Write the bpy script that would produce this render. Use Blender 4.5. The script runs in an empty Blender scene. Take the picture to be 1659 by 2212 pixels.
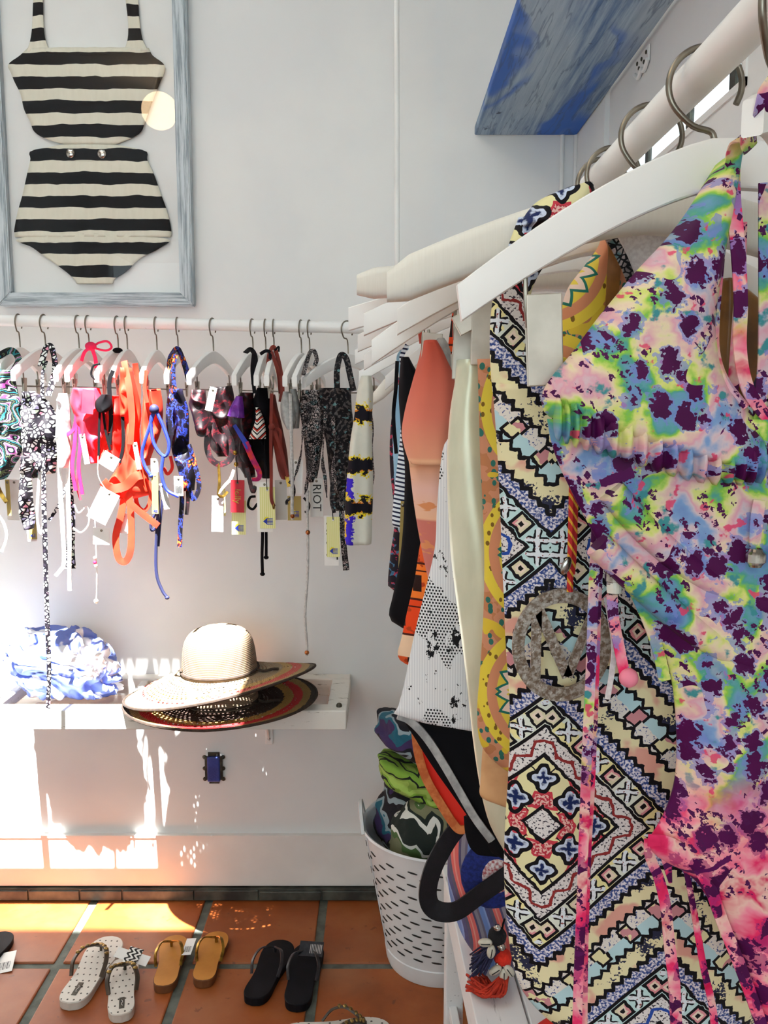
import bpy, bmesh, math, random
from mathutils import Vector, Matrix, noise as mnoise

# ---------------------------------------------------------------- camera, world, sun, exposure
R = math.radians
PITCH = R(7.2); FPX = 1912.0; CAMH = 1.5
scene = bpy.context.scene
COL = scene.collection
cam_d = bpy.data.cameras.new('camera'); cam = bpy.data.objects.new('camera', cam_d); COL.objects.link(cam)
cam.location = (0, 0, CAMH); cam.rotation_euler = (R(90) - PITCH, 0, 0)
cam_d.sensor_fit = 'VERTICAL'; cam_d.sensor_height = 36.0; cam_d.sensor_width = 27.0
cam_d.lens = 36.0 * FPX / 2212.0; cam_d.clip_start = 0.02
scene.camera = cam

world = bpy.data.worlds.new('world'); scene.world = world; world.use_nodes = True
wb = world.node_tree.nodes['Background']
wb.inputs[0].default_value = (0.78, 0.94, 1.0, 1); wb.inputs[1].default_value = 4.8

sun_d = bpy.data.lights.new('sun', 'SUN'); sun_d.energy = 58.0; sun_d.angle = R(0.55); sun_d.color = (1.0, 0.98, 0.95)
sun = bpy.data.objects.new('sun', sun_d); COL.objects.link(sun)
SUND = Vector((0.03, 0.42, -1.0)).normalized()
sun.rotation_euler = SUND.to_track_quat('-Z', 'Y').to_euler(); sun.location = (0, 0, 6)

scene.view_settings.view_transform = 'Standard'; scene.view_settings.look = 'None'
scene.view_settings.gamma = 1.0; scene.view_settings.use_curve_mapping = False
scene.view_settings.exposure = 0.12
scene.cycles.use_denoising = True
scene.cycles.max_bounces = 10; scene.cycles.diffuse_bounces = 5; scene.cycles.transparent_max_bounces = 16
scene.cycles.caustics_reflective = False; scene.cycles.caustics_refractive = False

# ---------------------------------------------------------------- picture <-> place
CP, SP = math.cos(PITCH), math.sin(PITCH)
def ray(px, py):
    dx = (px - 829.5) / FPX; up = (1106.0 - py) / FPX
    return Vector((dx, CP + up * SP, -SP + up * CP))
def W(px, py, Y):
    d = ray(px, py); return d * (Y / d.y) + Vector((0, 0, CAMH))
def WZ(px, py, Z):
    d = ray(px, py); return d * ((Z - CAMH) / d.z) + Vector((0, 0, CAMH))
def WX(px, py, X):
    d = ray(px, py); return d * (X / d.x) + Vector((0, 0, CAMH))
BACK = 2.53; RIGHT = 0.54; LEFT = -2.6; REAR = -2.8; CEIL = 3.3

# ---------------------------------------------------------------- objects
def origin(o):
    v = Vector((0, 0, 0))
    while o is not None:
        v += o.location; o = o.parent
    return v
def tag(o, label=None, cat=None, group=None, kind=None):
    if label: o['label'] = label
    if cat: o['category'] = cat
    if group: o['group'] = group
    if kind: o['kind'] = kind
    return o
def thing(name, label, cat, loc=(0, 0, 0), group=None, rot=None):
    o = bpy.data.objects.new(name, None); COL.objects.link(o); o.location = loc; o.empty_display_size = 0.02
    if rot: o.rotation_euler = rot
    return tag(o, label, cat, group)
def mesh(name, verts, faces, mat, parent=None, uvs=None, smooth=False, local=False, loc=None):
    """verts are world positions (local=True: positions in the parent's frame)."""
    off = Vector((0, 0, 0))
    if not local:
        off = origin(parent) if parent is not None else Vector((0, 0, 0))
        if loc is not None: off = off + (Vector(loc) - off)
    me = bpy.data.meshes.new(name)
    me.from_pydata([tuple(Vector(v) - off) for v in verts], [], faces)
    if uvs is not None:
        uvl = me.uv_layers.new(name='UVMap')
        for p in me.polygons:
            for li, vi in zip(p.loop_indices, p.vertices): uvl.data[li].uv = uvs[vi]
    bm = bmesh.new(); bm.from_mesh(me); bmesh.ops.recalc_face_normals(bm, faces=bm.faces); bm.to_mesh(me); bm.free()
    if smooth:
        for p in me.polygons: p.use_smooth = True
    for m in (mat if isinstance(mat, (list, tuple)) else [mat]): me.materials.append(m)
    o = bpy.data.objects.new(name, me); COL.objects.link(o)
    if parent is not None: o.parent = parent
    if loc is not None and not local: o.location = Vector(loc) - (origin(parent) if parent else Vector((0, 0, 0)))
    return o
def autosmooth(o, ang=40):
    bm = bmesh.new(); bm.from_mesh(o.data)
    for f in bm.faces: f.smooth = True
    for e in bm.edges:
        if len(e.link_faces) == 2 and e.calc_face_angle(0) > R(ang): e.smooth = False
    bm.to_mesh(o.data); bm.free(); return o
def box_geo(x0, x1, y0, y1, z0, z1, c=0.0):
    if c <= 0:
        v = [(x, y, z) for x in (x0, x1) for y in (y0, y1) for z in (z0, z1)]
        return v, [(0, 1, 3, 2), (4, 6, 7, 5), (0, 4, 5, 1), (2, 3, 7, 6), (0, 2, 6, 4), (1, 5, 7, 3)]
    bm = bmesh.new(); bmesh.ops.create_cube(bm, size=1)
    for w in bm.verts: w.co = Vector(((x0 + x1) / 2 + w.co.x * (x1 - x0), (y0 + y1) / 2 + w.co.y * (y1 - y0), (z0 + z1) / 2 + w.co.z * (z1 - z0)))
    bmesh.ops.bevel(bm, geom=list(bm.edges), offset=c, segments=2, affect='EDGES', profile=0.5)
    bm.verts.index_update()
    v = [tuple(w.co) for w in bm.verts]; f = [tuple(w.index for w in p.verts) for p in bm.faces]; bm.free(); return v, f
def box(name, b, mat, parent=None, c=0.0, local=False, rot=None):
    v, f = box_geo(*b, c)
    if rot is not None: v = [rot @ Vector(p) for p in v]
    return mesh(name, v, f, mat, parent, local=local)
def merge(parts):
    V, F = [], []
    for v, f in parts:
        n = len(V); V += [tuple(p) for p in v]; F += [tuple(i + n for i in q) for q in f]
    return V, F
def cat(pts, m=6):
    """Catmull-Rom through points (tuples of any length)."""
    pts = [tuple(p) for p in pts]
    if len(pts) < 3:
        a, b = pts; return [tuple(a[k] + (b[k] - a[k]) * i / m for k in range(len(a))) for i in range(m + 1)]
    P = [tuple(2 * pts[0][k] - pts[1][k] for k in range(len(pts[0])))] + pts + [tuple(2 * pts[-1][k] - pts[-2][k] for k in range(len(pts[0])))]
    out = []
    for i in range(1, len(P) - 2):
        for j in range(m):
            t = j / m; p0, p1, p2, p3 = P[i - 1], P[i], P[i + 1], P[i + 2]
            out.append(tuple(0.5 * (2 * p1[k] + (p2[k] - p0[k]) * t + (2 * p0[k] - 5 * p1[k] + 4 * p2[k] - p3[k]) * t * t + (3 * p1[k] - p0[k] - 3 * p2[k] + p3[k]) * t ** 3) for k in range(len(p1))))
    out.append(pts[-1]); return out
def pxs(pts, Y=None):
    """[(px,py[,Y])] -> world points."""
    return [W(p[0], p[1], p[2] if len(p) > 2 else Y) for p in pts]
def tube_geo(pts, r, seg=8, m=6, closed=False):
    P = [Vector(p) for p in (cat(pts, m) if m else pts)]
    n = len(P); V, F = [], []
    prev = None
    for i in range(n):
        t = (P[min(i + 1, n - 1)] - P[max(i - 1, 0)])
        t = t.normalized() if t.length > 1e-9 else Vector((0, 0, 1))
        if prev is None:
            a = t.orthogonal().normalized()
        else:
            a = (prev - t * prev.dot(t)); a = a.normalized() if a.length > 1e-6 else t.orthogonal().normalized()
        prev = a; b = t.cross(a)
        rr = r[0] + (r[1] - r[0]) * i / (n - 1) if isinstance(r, tuple) else r
        for k in range(seg):
            q = 2 * math.pi * k / seg; V.append(P[i] + a * (math.cos(q) * rr) + b * (math.sin(q) * rr))
    for i in range(n - 1):
        for k in range(seg):
            F.append((i * seg + k, i * seg + (k + 1) % seg, (i + 1) * seg + (k + 1) % seg, (i + 1) * seg + k))
    F.append(tuple(range(seg))[::-1]); F.append(tuple((n - 1) * seg + k for k in range(seg)))
    return V, F
def tube(name, pts, r, mat, parent=None, seg=8, m=6, local=False):
    V, F = tube_geo(pts, r, seg, m)
    return autosmooth(mesh(name, V, F, mat, parent, uvs=[(v[0], v[2]) for v in V], local=local), 50)
def ribbon_geo(pts, w, th=0.0016, m=7, nrm=(0, -1, 0), twist=0.0, wob=0.0):
    P = [Vector(p) for p in (cat(pts, m) if m else pts)]; n = len(P); V, F = [], []
    ns = Vector(nrm)
    for i in range(n):
        t = (P[min(i + 1, n - 1)] - P[max(i - 1, 0)]).normalized()
        nn = Matrix.Rotation(twist * i / n + wob * math.sin(i * 0.45), 3, t) @ ns
        s = t.cross(nn); s = s.normalized() if s.length > 1e-4 else Vector((1, 0, 0))
        u = s.cross(t).normalized()
        ww = w[0] + (w[1] - w[0]) * i / (n - 1) if isinstance(w, tuple) else w
        for a, b in ((-1, -1), (0, -1.5), (1, -1), (1, 1), (0, 1.5), (-1, 1)): V.append(P[i] + s * (a * ww / 2) + u * (b * th / 2))
    for i in range(n - 1):
        for k in range(6): F.append((i * 6 + k, i * 6 + (k + 1) % 6, (i + 1) * 6 + (k + 1) % 6, (i + 1) * 6 + k))
    F.append((0, 1, 2, 3, 4, 5)); F.append(tuple((n - 1) * 6 + k for k in (5, 4, 3, 2, 1, 0)))
    return V, F
def ribbon(name, pts, w, mat, parent=None, th=0.0016, m=7, nrm=(0, -1, 0), twist=0.0, wob=0.0):
    V, F = ribbon_geo(pts, w, th, m, nrm, twist, wob)
    return autosmooth(mesh(name, V, F, mat, parent, uvs=[(v[0], v[2]) for v in V]), 50)
def ball_geo(c, r, u=10, v=7, sc=(1, 1, 1), rot=None):
    V, F = [], []; c = Vector(c)
    def add(p):
        p = Vector((p[0] * sc[0] * r, p[1] * sc[1] * r, p[2] * sc[2] * r))
        V.append(c + (rot @ p if rot else p))
    add((0, 0, 1))
    for j in range(1, v):
        for i in range(u):
            a = math.pi * j / v; b = 2 * math.pi * i / u; add((math.sin(a) * math.cos(b), math.sin(a) * math.sin(b), math.cos(a)))
    add((0, 0, -1)); L = len(V) - 1
    for i in range(u):
        F.append((0, 1 + i, 1 + (i + 1) % u)); F.append((L, L - u + (i + 1) % u, L - u + i))
        for j in range(v - 2): F.append((1 + j * u + i, 1 + (j + 1) * u + i, 1 + (j + 1) * u + (i + 1) % u, 1 + j * u + (i + 1) % u))
    return V, F
def ball(name, c, r, mat, parent=None, sc=(1, 1, 1), rot=None, u=12, v=8):
    V, F = ball_geo(c, r, u, v, sc, rot); return mesh(name, V, F, mat, parent, smooth=True)
def lathe_geo(prof, c=(0, 0, 0), seg=32, fn=None):
    V, F = [], []; n = len(prof); c = Vector(c)
    for i, (r, z) in enumerate(prof):
        for k in range(seg):
            a = 2 * math.pi * k / seg; p = Vector((r * math.cos(a), r * math.sin(a), z))
            if fn: p = fn(p, r, a, i)
            V.append(c + p)
    for i in range(n - 1):
        for k in range(seg): F.append((i * seg + k, i * seg + (k + 1) % seg, (i + 1) * seg + (k + 1) % seg, (i + 1) * seg + k))
    return V, F
def prism_geo(poly, y0, y1):
    """poly [(x,z)] extruded along y."""
    n = len(poly); V = [(x, y0, z) for x, z in poly] + [(x, y1, z) for x, z in poly]
    F = [tuple(range(n)), tuple(range(2 * n - 1, n - 1, -1))] + [(i, (i + 1) % n, n + (i + 1) % n, n + i) for i in range(n)]
    return V, F
def interp_rows(rows, nv):
    out = cat([tuple(map(float, r)) for r in rows], 12)
    ys = [r[0] for r in out]; y0, y1 = ys[0], ys[-1]; res = []
    for i in range(nv):
        y = y0 + (y1 - y0) * i / (nv - 1); j = 0
        while j < len(ys) - 2 and ys[j + 1] < y: j += 1
        d = ys[j + 1] - ys[j]; t = 0 if abs(d) < 1e-9 else min(1, max(0, (y - ys[j]) / d))
        res.append((y, out[j][1] + (out[j + 1][1] - out[j][1]) * t, out[j][2] + (out[j + 1][2] - out[j][2]) * t))
    return res
def panel(name, rows, Y, mat, parent, bulge=0.012, fold=0.004, freq=60.0, nu=22, nv=44, crump=0.0, seed=0.0, edge=0.0012, dy=None):
    """A hanging piece of cloth with a front and a back layer. rows: (py, px left, px right) read at distance Y."""
    rr = interp_rows(rows, nv); V, F, U = [], [], []; ring = 2 * nu
    for j, (py, l, r) in enumerate(rr):
        tj = j / (nv - 1); yy = Y + (dy(tj) if dy else 0.0)
        A = W(l, py, yy); B = W(r, py, yy)
        for side in (0, 1):
            for i in range(nu):
                u = i / (nu - 1) if side == 0 else 1 - i / (nu - 1)
                x = A.x + (B.x - A.x) * u; z = A.z
                t = (1 - (2 * u - 1) ** 4)
                k = fold * math.sin(x * freq + seed + 1.5 * mnoise.noise(Vector((x * 6, z * 5, seed)))) * (0.4 + 0.6 * t)
                if crump: k += crump * (abs(mnoise.noise(Vector((x * 26, z * 17, seed + 3)))) * 2 - 0.5) * t
                th = bulge * t + edge
                y = yy - th + k if side == 0 else yy + th + k * 0.8
                zz = z + (crump * 0.8 * mnoise.noise(Vector((x * 20, seed, z * 14))) if crump and 0 < j < nv - 1 else 0)
                V.append((x, y, zz)); U.append((x, z))
    for j in range(nv - 1):
        for i in range(ring): F.append((j * ring + i, j * ring + (i + 1) % ring, (j + 1) * ring + (i + 1) % ring, (j + 1) * ring + i))
    F.append(tuple(range(ring))); F.append(tuple((nv - 1) * ring + i for i in range(ring - 1, -1, -1)))
    o = mesh(name, V, F, mat, parent, uvs=U, smooth=True); return o

# ---------------------------------------------------------------- node expressions
T = None
class E:
    def __init__(s, sock): s.s = sock
    def __add__(a, b): return M('ADD', a, b)
    __radd__ = __add__
    def __sub__(a, b): return M('SUBTRACT', a, b)
    def __rsub__(a, b): return M('SUBTRACT', b, a)
    def __mul__(a, b): return M('MULTIPLY', a, b)
    __rmul__ = __mul__
    def __truediv__(a, b): return M('DIVIDE', a, b)
    def __lt__(a, b): return M('LESS_THAN', a, b)
    def __gt__(a, b): return M('GREATER_THAN', a, b)
    def __neg__(a): return M('MULTIPLY', a, -1.0)
def put(v, inp):
    if isinstance(v, E): T.links.new(v.s, inp)
    else: inp.default_value = v
def M(op, *a, clamp=False):
    n = T.nodes.new('ShaderNodeMath'); n.operation = op; n.use_clamp = clamp
    for i, v in enumerate(a): put(v, n.inputs[i])
    return E(n.outputs[0])
def fabs(a): return M('ABSOLUTE', a)
def fmin(a, b): return M('MINIMUM', a, b)
def fmax(a, b): return M('MAXIMUM', a, b)
def fract(a): return M('FRACT', a)
def floor_(a): return M('FLOOR', a)
def fsin(a): return M('SINE', a)
def fcos(a): return M('COSINE', a)
def ping(a, b): return M('PINGPONG', a, b)
def fmod(a, b): return M('FLOORED_MODULO', a, b)
def sqrt_(a): return M('SQRT', a)
def atan2_(a, b): return M('ARCTAN2', a, b)
def inv(a): return 1.0 - a
def both(a, b): return a * b
def either(a, b): return fmax(a, b)
def sstep(x, a, b):
    n = T.nodes.new('ShaderNodeMapRange'); n.interpolation_type = 'SMOOTHSTEP'
    put(x, n.inputs[0]); n.inputs[1].default_value = a; n.inputs[2].default_value = b
    n.inputs[3].default_value = 0; n.inputs[4].default_value = 1
    return E(n.outputs[0])
def vec(x, y, z=0.0):
    n = T.nodes.new('ShaderNodeCombineXYZ'); put(x, n.inputs[0]); put(y, n.inputs[1]); put(z, n.inputs[2]); return E(n.outputs[0])
def noise(v, scale, detail=2.0, rough=0.5, color=False):
    n = T.nodes.new('ShaderNodeTexNoise'); put(v, n.inputs['Vector']); n.inputs['Scale'].default_value = scale
    n.inputs['Detail'].default_value = detail; n.inputs['Roughness'].default_value = rough
    return E(n.outputs['Color' if color else 'Fac'])
def voro(v, scale, feature='F1', metric='EUCLIDEAN', out='Distance', rnd=1.0):
    n = T.nodes.new('ShaderNodeTexVoronoi'); n.feature = feature
    if feature != 'DISTANCE_TO_EDGE': n.distance = metric
    put(v, n.inputs['Vector']); n.inputs['Scale'].default_value = scale; n.inputs['Randomness'].default_value = rnd
    return E(n.outputs[out])
def lin(h):
    h = h.lstrip('#'); c = [int(h[i:i + 2], 16) / 255 for i in (0, 2, 4)]
    return tuple(x / 12.92 if x <= 0.04045 else ((x + 0.055) / 1.055) ** 2.4 for x in c) + (1.0,)
def mixc(f, a, b):
    n = T.nodes.new('ShaderNodeMix'); n.data_type = 'RGBA'; put(f, n.inputs[0])
    put(lin(a) if isinstance(a, str) else a, n.inputs[6]); put(lin(b) if isinstance(b, str) else b, n.inputs[7])
    return E(n.outputs[2])
def ramp(f, stops, const=False):
    n = T.nodes.new('ShaderNodeValToRGB'); put(f, n.inputs[0]); cr = n.color_ramp
    cr.interpolation = 'CONSTANT' if const else 'LINEAR'
    while len(cr.elements) < len(stops): cr.elements.new(0.5)
    for e, (p, c) in zip(cr.elements, stops): e.position = p; e.color = lin(c) if isinstance(c, str) else c
    return E(n.outputs[0])
def coords(kind):
    n = T.nodes.new('ShaderNodeTexCoord'); s = T.nodes.new('ShaderNodeSeparateXYZ'); T.links.new(n.outputs[kind], s.inputs[0])
    return [E(o) for o in s.outputs] + [E(n.outputs[kind])]
def obrandom():
    return E(T.nodes.new('ShaderNodeObjectInfo').outputs['Random'])
def material(name, fn, rough=0.7, metal=0.0, kind='UV', bump=None, sheen=0.0, spec=0.5, coat=0.0):
    global T
    m = bpy.data.materials.new(name); m.use_nodes = True; T = m.node_tree
    b = T.nodes['Principled BSDF']
    b.inputs['Roughness'].default_value = rough; b.inputs['Metallic'].default_value = metal
    b.inputs['Specular IOR Level'].default_value = 0.18 if (kind == 'UV' and spec == 0.5 and rough > 0.45) else spec; b.inputs['Coat Weight'].default_value = coat
    if sheen: b.inputs['Sheen Weight'].default_value = sheen
    if isinstance(fn, str):
        b.inputs['Base Color'].default_value = lin(fn)
    else:
        x, y, z, v = coords(kind); put(fn(x, y) if kind == 'UV' else fn(x, y, z, v), b.inputs['Base Color'])
    if bump:
        x, y, z, v = coords(kind); n = T.nodes.new('ShaderNodeBump'); n.inputs['Strength'].default_value = bump[1]; n.inputs['Distance'].default_value = 0.002
        put(bump[0](x, y, z, v), n.inputs['Height']); T.links.new(n.outputs[0], b.inputs['Normal'])
    return m
def plain(name, c1, c2=None, scale=8.0, rough=0.7, metal=0.0, detail=4.0, bump=0.0, spec=0.5, kind='Object', coat=0.0):
    """Two tones of the same paint, dye or metal mixed by noise."""
    c2 = c2 or c1
    fn = lambda x, y, z, v: mixc(sstep(noise(v, scale, detail), 0.35, 0.68), c1, c2)
    return material(name, fn, rough, metal, kind, (lambda x, y, z, v: noise(v, scale * 6, 3), bump) if bump else None, spec=spec, coat=coat)
# ---------------------------------------------------------------- materials
MT = {}
MT['wall'] = plain('wall_paint', '#e6e6e4', '#dedfdf', 3, 0.85, bump=0.05)
MT['white'] = plain('white_paint', '#ecebe8', '#e2e1de', 5, 0.5)
MT['hanger'] = plain('hanger_lacquer', '#f1efec', '#e9e7e4', 6, 0.38)
MT['rod'] = material('rod_paint', lambda x, y, z, v: mixc(sstep(noise(vec(x * 30, y * 3, z * 30), 2.0, 6, 0.7), 0.64, 0.72), '#eeedeb', '#bdbbb8'), 0.4, kind='Object')
MT['wire'] = plain('brushed_wire', '#8a8275', '#6f675c', 40, 0.32, 0.9)
MT['clip'] = plain('champagne_metal', '#c9c1b4', '#b8b0a3', 30, 0.38, 0.55)
MT['silver'] = plain('silver_bead', '#cfcbc4', '#77726b', 120, 0.2, 1.0)
MT['gold'] = plain('gold_metal', '#b08a3c', '#6f5526', 60, 0.3, 0.9)
MT['copper'] = plain('copper_bead', '#b06a3c', '#8f5028', 60, 0.3, 0.9)
MT['linen'] = material('linen_padding', lambda x, y, z, v: mixc(noise(vec(x * 40, y * 40, z * 600), 1.0, 2), mixc(noise(vec(x * 700, y * 40, z * 40), 1.0, 2), '#eae7de', '#d9d4c8'), '#e2ded4'), 0.9, kind='Object')
MT['black_base'] = plain('dark_base_tile', '#2b2d2b', '#55584f', 14, 0.5, bump=0.3)
def terracotta(x, y, z, v):
    r = obrandom(); w = vec(x + r * 7.0, y + r * 3.0, z)
    c = ramp(noise(w, 4.0, 5, 0.6), [(0.25, '#743814'), (0.5, '#9c5020'), (0.75, '#b06a38')])
    c = mixc(sstep(noise(w, 2.2, 3), 0.5, 0.75) * 0.4, c, '#b0805a')
    c = mixc(sstep(noise(w, 30, 3), 0.66, 0.72) * 0.6, c, '#5b3220')
    return mixc(r * 0.3, c, '#7c3c14')
MT['terracotta'] = material('terracotta', terracotta, 0.5, kind='Object', bump=(lambda x, y, z, v: noise(v, 40, 4), 0.25))
MT['grout'] = plain('grout', '#6b716a', '#555c55', 30, 0.9, bump=0.3)
def bluewood(x, y, z, v):
    w = vec(x * 9.0 + noise(vec(x * 3, y * 1.2, z), 1.5, 3) * 2.6, y * 1.0, z)
    g = noise(vec(x * 70, y * 3.0, z * 60), 1.0, 6, 0.7)
    c = mixc(sstep(g, 0.30, 0.72), '#3f6390', '#9fb2c2')
    c = mixc(sstep(noise(vec(x * 5, y * 1.0, 3.0), 1.6, 3), 0.42, 0.62) * 0.6, c, '#a9b8c2')
    c = mixc(sstep(noise(w, 1.0, 3), 0.58, 0.67), c, '#1f5cb4')
    c = mixc(sstep(noise(w, 1.7, 4), 0.64, 0.72) * 0.7, c, '#1a4898')
    c = mixc(sstep(fabs(noise(vec(x * 24, y * 2.0, 1.0), 1.0, 4) - 0.5), 0.02, 0.0) * 0.5, c, '#2c4666')
    return mixc(sstep(noise(v, 34, 2), 0.72, 0.78), c, '#22364f')
MT['bluewood'] = material('blue_washed_wood', bluewood, 0.6, kind='Object', bump=(lambda x, y, z, v: noise(vec(x * 60, y * 3, z * 60), 1, 5), 0.4))
MT['framewood'] = material('grey_brushed_frame', lambda x, y, z, v: mixc(sstep(noise(vec(x * 3.5, y * 60, z * 90), 2.0, 5, 0.7), 0.4, 0.66), '#c3ccd1', '#7f8b93'), 0.55, kind='Object')
MT['framewood_up'] = material('grey_brushed_frame_upright', lambda x, y, z, v: mixc(sstep(noise(vec(x * 90, y * 60, z * 3.5), 2.0, 5, 0.7), 0.40, 0.66), '#c3ccd1', '#7f8b93'), 0.55, kind='Object')
MT['mat'] = plain('mount_board', '#e8e8e6', '#e0e0de', 4, 0.9)
MT['oldpaint'] = material('chipped_white_paint', lambda x, y, z, v: mixc(sstep(noise(vec(x * 4, y * 16, z * 24), 3.0, 6, 0.7), 0.6, 0.66), '#e4e2da', '#8a8474'), 0.6, kind='Object', bump=(lambda x, y, z, v: noise(v, 60, 4), 0.4))
MT['greywood'] = material('white_washed_plank', lambda x, y, z, v: mixc(sstep(noise(vec(x * 40, y * 2.5, z * 40), 3.0, 5, 0.7), 0.62, 0.72), '#e2e3e4', '#9a9ca0'), 0.6, kind='Object')
MT['enamel'] = plain('white_enamel_metal', '#dfe2e4', '#d2d6d9', 9, 0.4, bump=0.15)
MT['slot'] = plain('dark_slot', '#22211f', '#1a1917', 10, 0.8)
MT['black'] = plain('black_fabric', '#08070b', '#0e0d12', 20, 0.8, spec=0.15)
MT['blackrubber'] = plain('black_rubber', '#09080e', '#100f16', 30, 0.7, spec=0.2)
MT['blackleather'] = plain('black_leather', '#0d0b10', '#161319', 60, 0.55, bump=0.3, spec=0.25)
MT['ironblack'] = plain('tarnished_iron', '#2a2822', '#4a463b', 50, 0.5, 0.4)
MT['bluetape'] = plain('blue_tape', '#26357e', '#36489b', 30, 0.45, bump=0.4)
MT['card'] = plain('white_card', '#f2f1ee', '#e9e8e5', 10, 0.7)
MT['greycard'] = plain('grey_card', '#cfcdc9', '#c4c2be', 10, 0.7)
MT['pinkcard'] = plain('pale_pink_card', '#e6d6da', '#ddccd0', 10, 0.7)
MT['redcard'] = plain('red_card', '#b81526', '#a51020', 10, 0.6)
MT['tancard'] = plain('tan_card', '#b09a5a', '#a38c4c', 10, 0.7)
MT['ink'] = plain('black_ink', '#151515', '#222222', 40, 0.8)
MT['logoblue'] = plain('logo_blue', '#1f37a5', '#1f37a5', 10, 0.7)
MT['logoyellow'] = plain('logo_yellow', '#e5d52e', '#dfcf28', 10, 0.7)
MT['yellowcard'] = material('ribbed_yellow_card', lambda u, v: mixc(fract(u * 210.0) > 0.5, '#ece9b0', '#dcdc90'), 0.7)
MT['whiterubber'] = plain('ivory_rubber', '#d2cdc4', '#c6c1b7', 16, 0.6)
MT['whiteside'] = plain('ivory_sole_edge', '#c9c5bd', '#b8b3aa', 20, 0.6)
MT['tanrubber'] = plain('tan_rubber', '#c98733', '#b97826', 14, 0.6)
MT['tanside'] = plain('brown_sole_edge', '#6e3f1c', '#5d3416', 20, 0.7)
MT['coralcloth'] = plain('coral_red', '#e22a1c', '#cc1e16', 20, 0.7)
MT['orangecloth'] = plain('neon_orange', '#f03412', '#dc260c', 20, 0.7)
MT['pinkcloth'] = plain('hot_pink', '#e81458', '#d00e4a', 20, 0.7)
MT['redpink'] = plain('red_pink', '#e01c3c', '#e03448', 20, 0.7)
MT['rust'] = plain('rust', '#7a2414', '#641c10', 20, 0.75)
MT['navycord'] = plain('navy_cord', '#1a1f4a', '#141838', 20, 0.7)
MT['bluecord'] = plain('royal_blue_cord', '#1f35a8', '#16288c', 20, 0.6)
MT['purplecloth'] = plain('purple_satin', '#5a1a8a', '#7d35a8', 60, 0.4)
MT['greycloth'] = plain('silver_grey_knit', '#a9a9a6', '#8d8e8c', 80, 0.6)
MT['palecord'] = plain('pale_grey_cord', '#c4c3c0', '#a5a4a2', 200, 0.8)
MT['whitecord'] = plain('white_cord', '#f0eeec', '#e2dfdc', 60, 0.8)
MT['mint'] = plain('pale_mint_print', '#d9e3df', '#c9a9b4', 60, 0.8)
MT['peach'] = plain('peach_satin', '#d9a878', '#c48f60', 20, 0.4)
MT['brownsatin'] = plain('bronze_satin', '#8a5a22', '#6b4216', 30, 0.35)
MT['redlining'] = plain('red_lining', '#e0260f', '#d01e0a', 10, 0.7)
MT['orangebind'] = plain('orange_binding', '#b85a26', '#d07a40', 90, 0.7)
MT['greybind'] = plain('grey_binding', '#b5b4b3', '#8f8e8e', 60, 0.7)
MT['bead_white'] = plain('white_bead', '#ece8de', '#e0dccf', 20, 0.35)
MT['shell'] = material('cowrie_shell', lambda x, y, z, v: mixc(noise(v, 60, 3), '#d8d3c4', '#b3ad9c'), 0.35, kind='Object')
MT['redpom'] = plain('red_wool', '#e0301a', '#c82512', 90, 0.95, bump=0.6)
MT['blackpom'] = plain('black_wool', '#0c0b10', '#15141a', 90, 0.95, bump=0.6)
MT['navywool'] = plain('navy_wool', '#1b1d3a', '#2a2c50', 90, 0.95)
MT['redwool'] = plain('rust_red_wool', '#c2341c', '#a52a16', 90, 0.95)
MT['bronze_strap'] = plain('gold_studded_strap', '#a98c4e', '#5f4a28', 110, 0.35, 0.75)
MT['darkstrap'] = plain('dark_bronze_rubber', '#3b3128', '#4d4033', 30, 0.45)
MT['blackstrap'] = plain('black_shiny_strap', '#15141a', '#2b2a30', 60, 0.3)
MT['foil'] = material('foil_on_wood', lambda x, y, z, v: mixc(sstep(noise(vec(x, y, z), 220, 5, 0.7), 0.42, 0.6), '#6f5d4c', '#a59d94'), 0.42, 0.35, kind='Object', bump=(lambda x, y, z, v: noise(v, 260, 4), 0.8))
MT['redyellow'] = material('red_yellow_twist', lambda x, y, z, v: mixc(fract((z * 1.0 + x * 1.5) * 95.0) > 0.68, '#b3191c', '#dba02c'), 0.8, kind='Object')
MT['lace'] = plain('white_lace', '#e8e2e0', '#d6cdcc', 300, 0.9)

def satin(u, v): return mixc(sstep(noise(vec(u * 8, v * 2.0), 4.0, 4), 0.35, 0.7), '#dcdcc4', '#c9cbb2')
MT['satin'] = material('pale_champagne_satin', satin, 0.36, 0.25)

# black and cream bands of the framed swimsuit
_z0 = W(200, 109, 2.49).z; _P = (_z0 - W(200, 572, 2.49).z) / 9.0
def swimstripe(u, v):
    w = v + (noise(vec(u * 14, v * 14), 1.0, 2) - 0.5) * 0.014
    c = mixc(noise(vec(u * 30, v * 6), 3.0, 3), '#e4e0d0', '#d2cdbb')
    return mixc(fract((_z0 - w) * (1.0 / _P) + 10.0) < 0.51, c, '#16181c')
MT['swimstripe'] = material('striped_knit', swimstripe, 0.9)

def line(x, at, w): return fabs(x - at) < w
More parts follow.
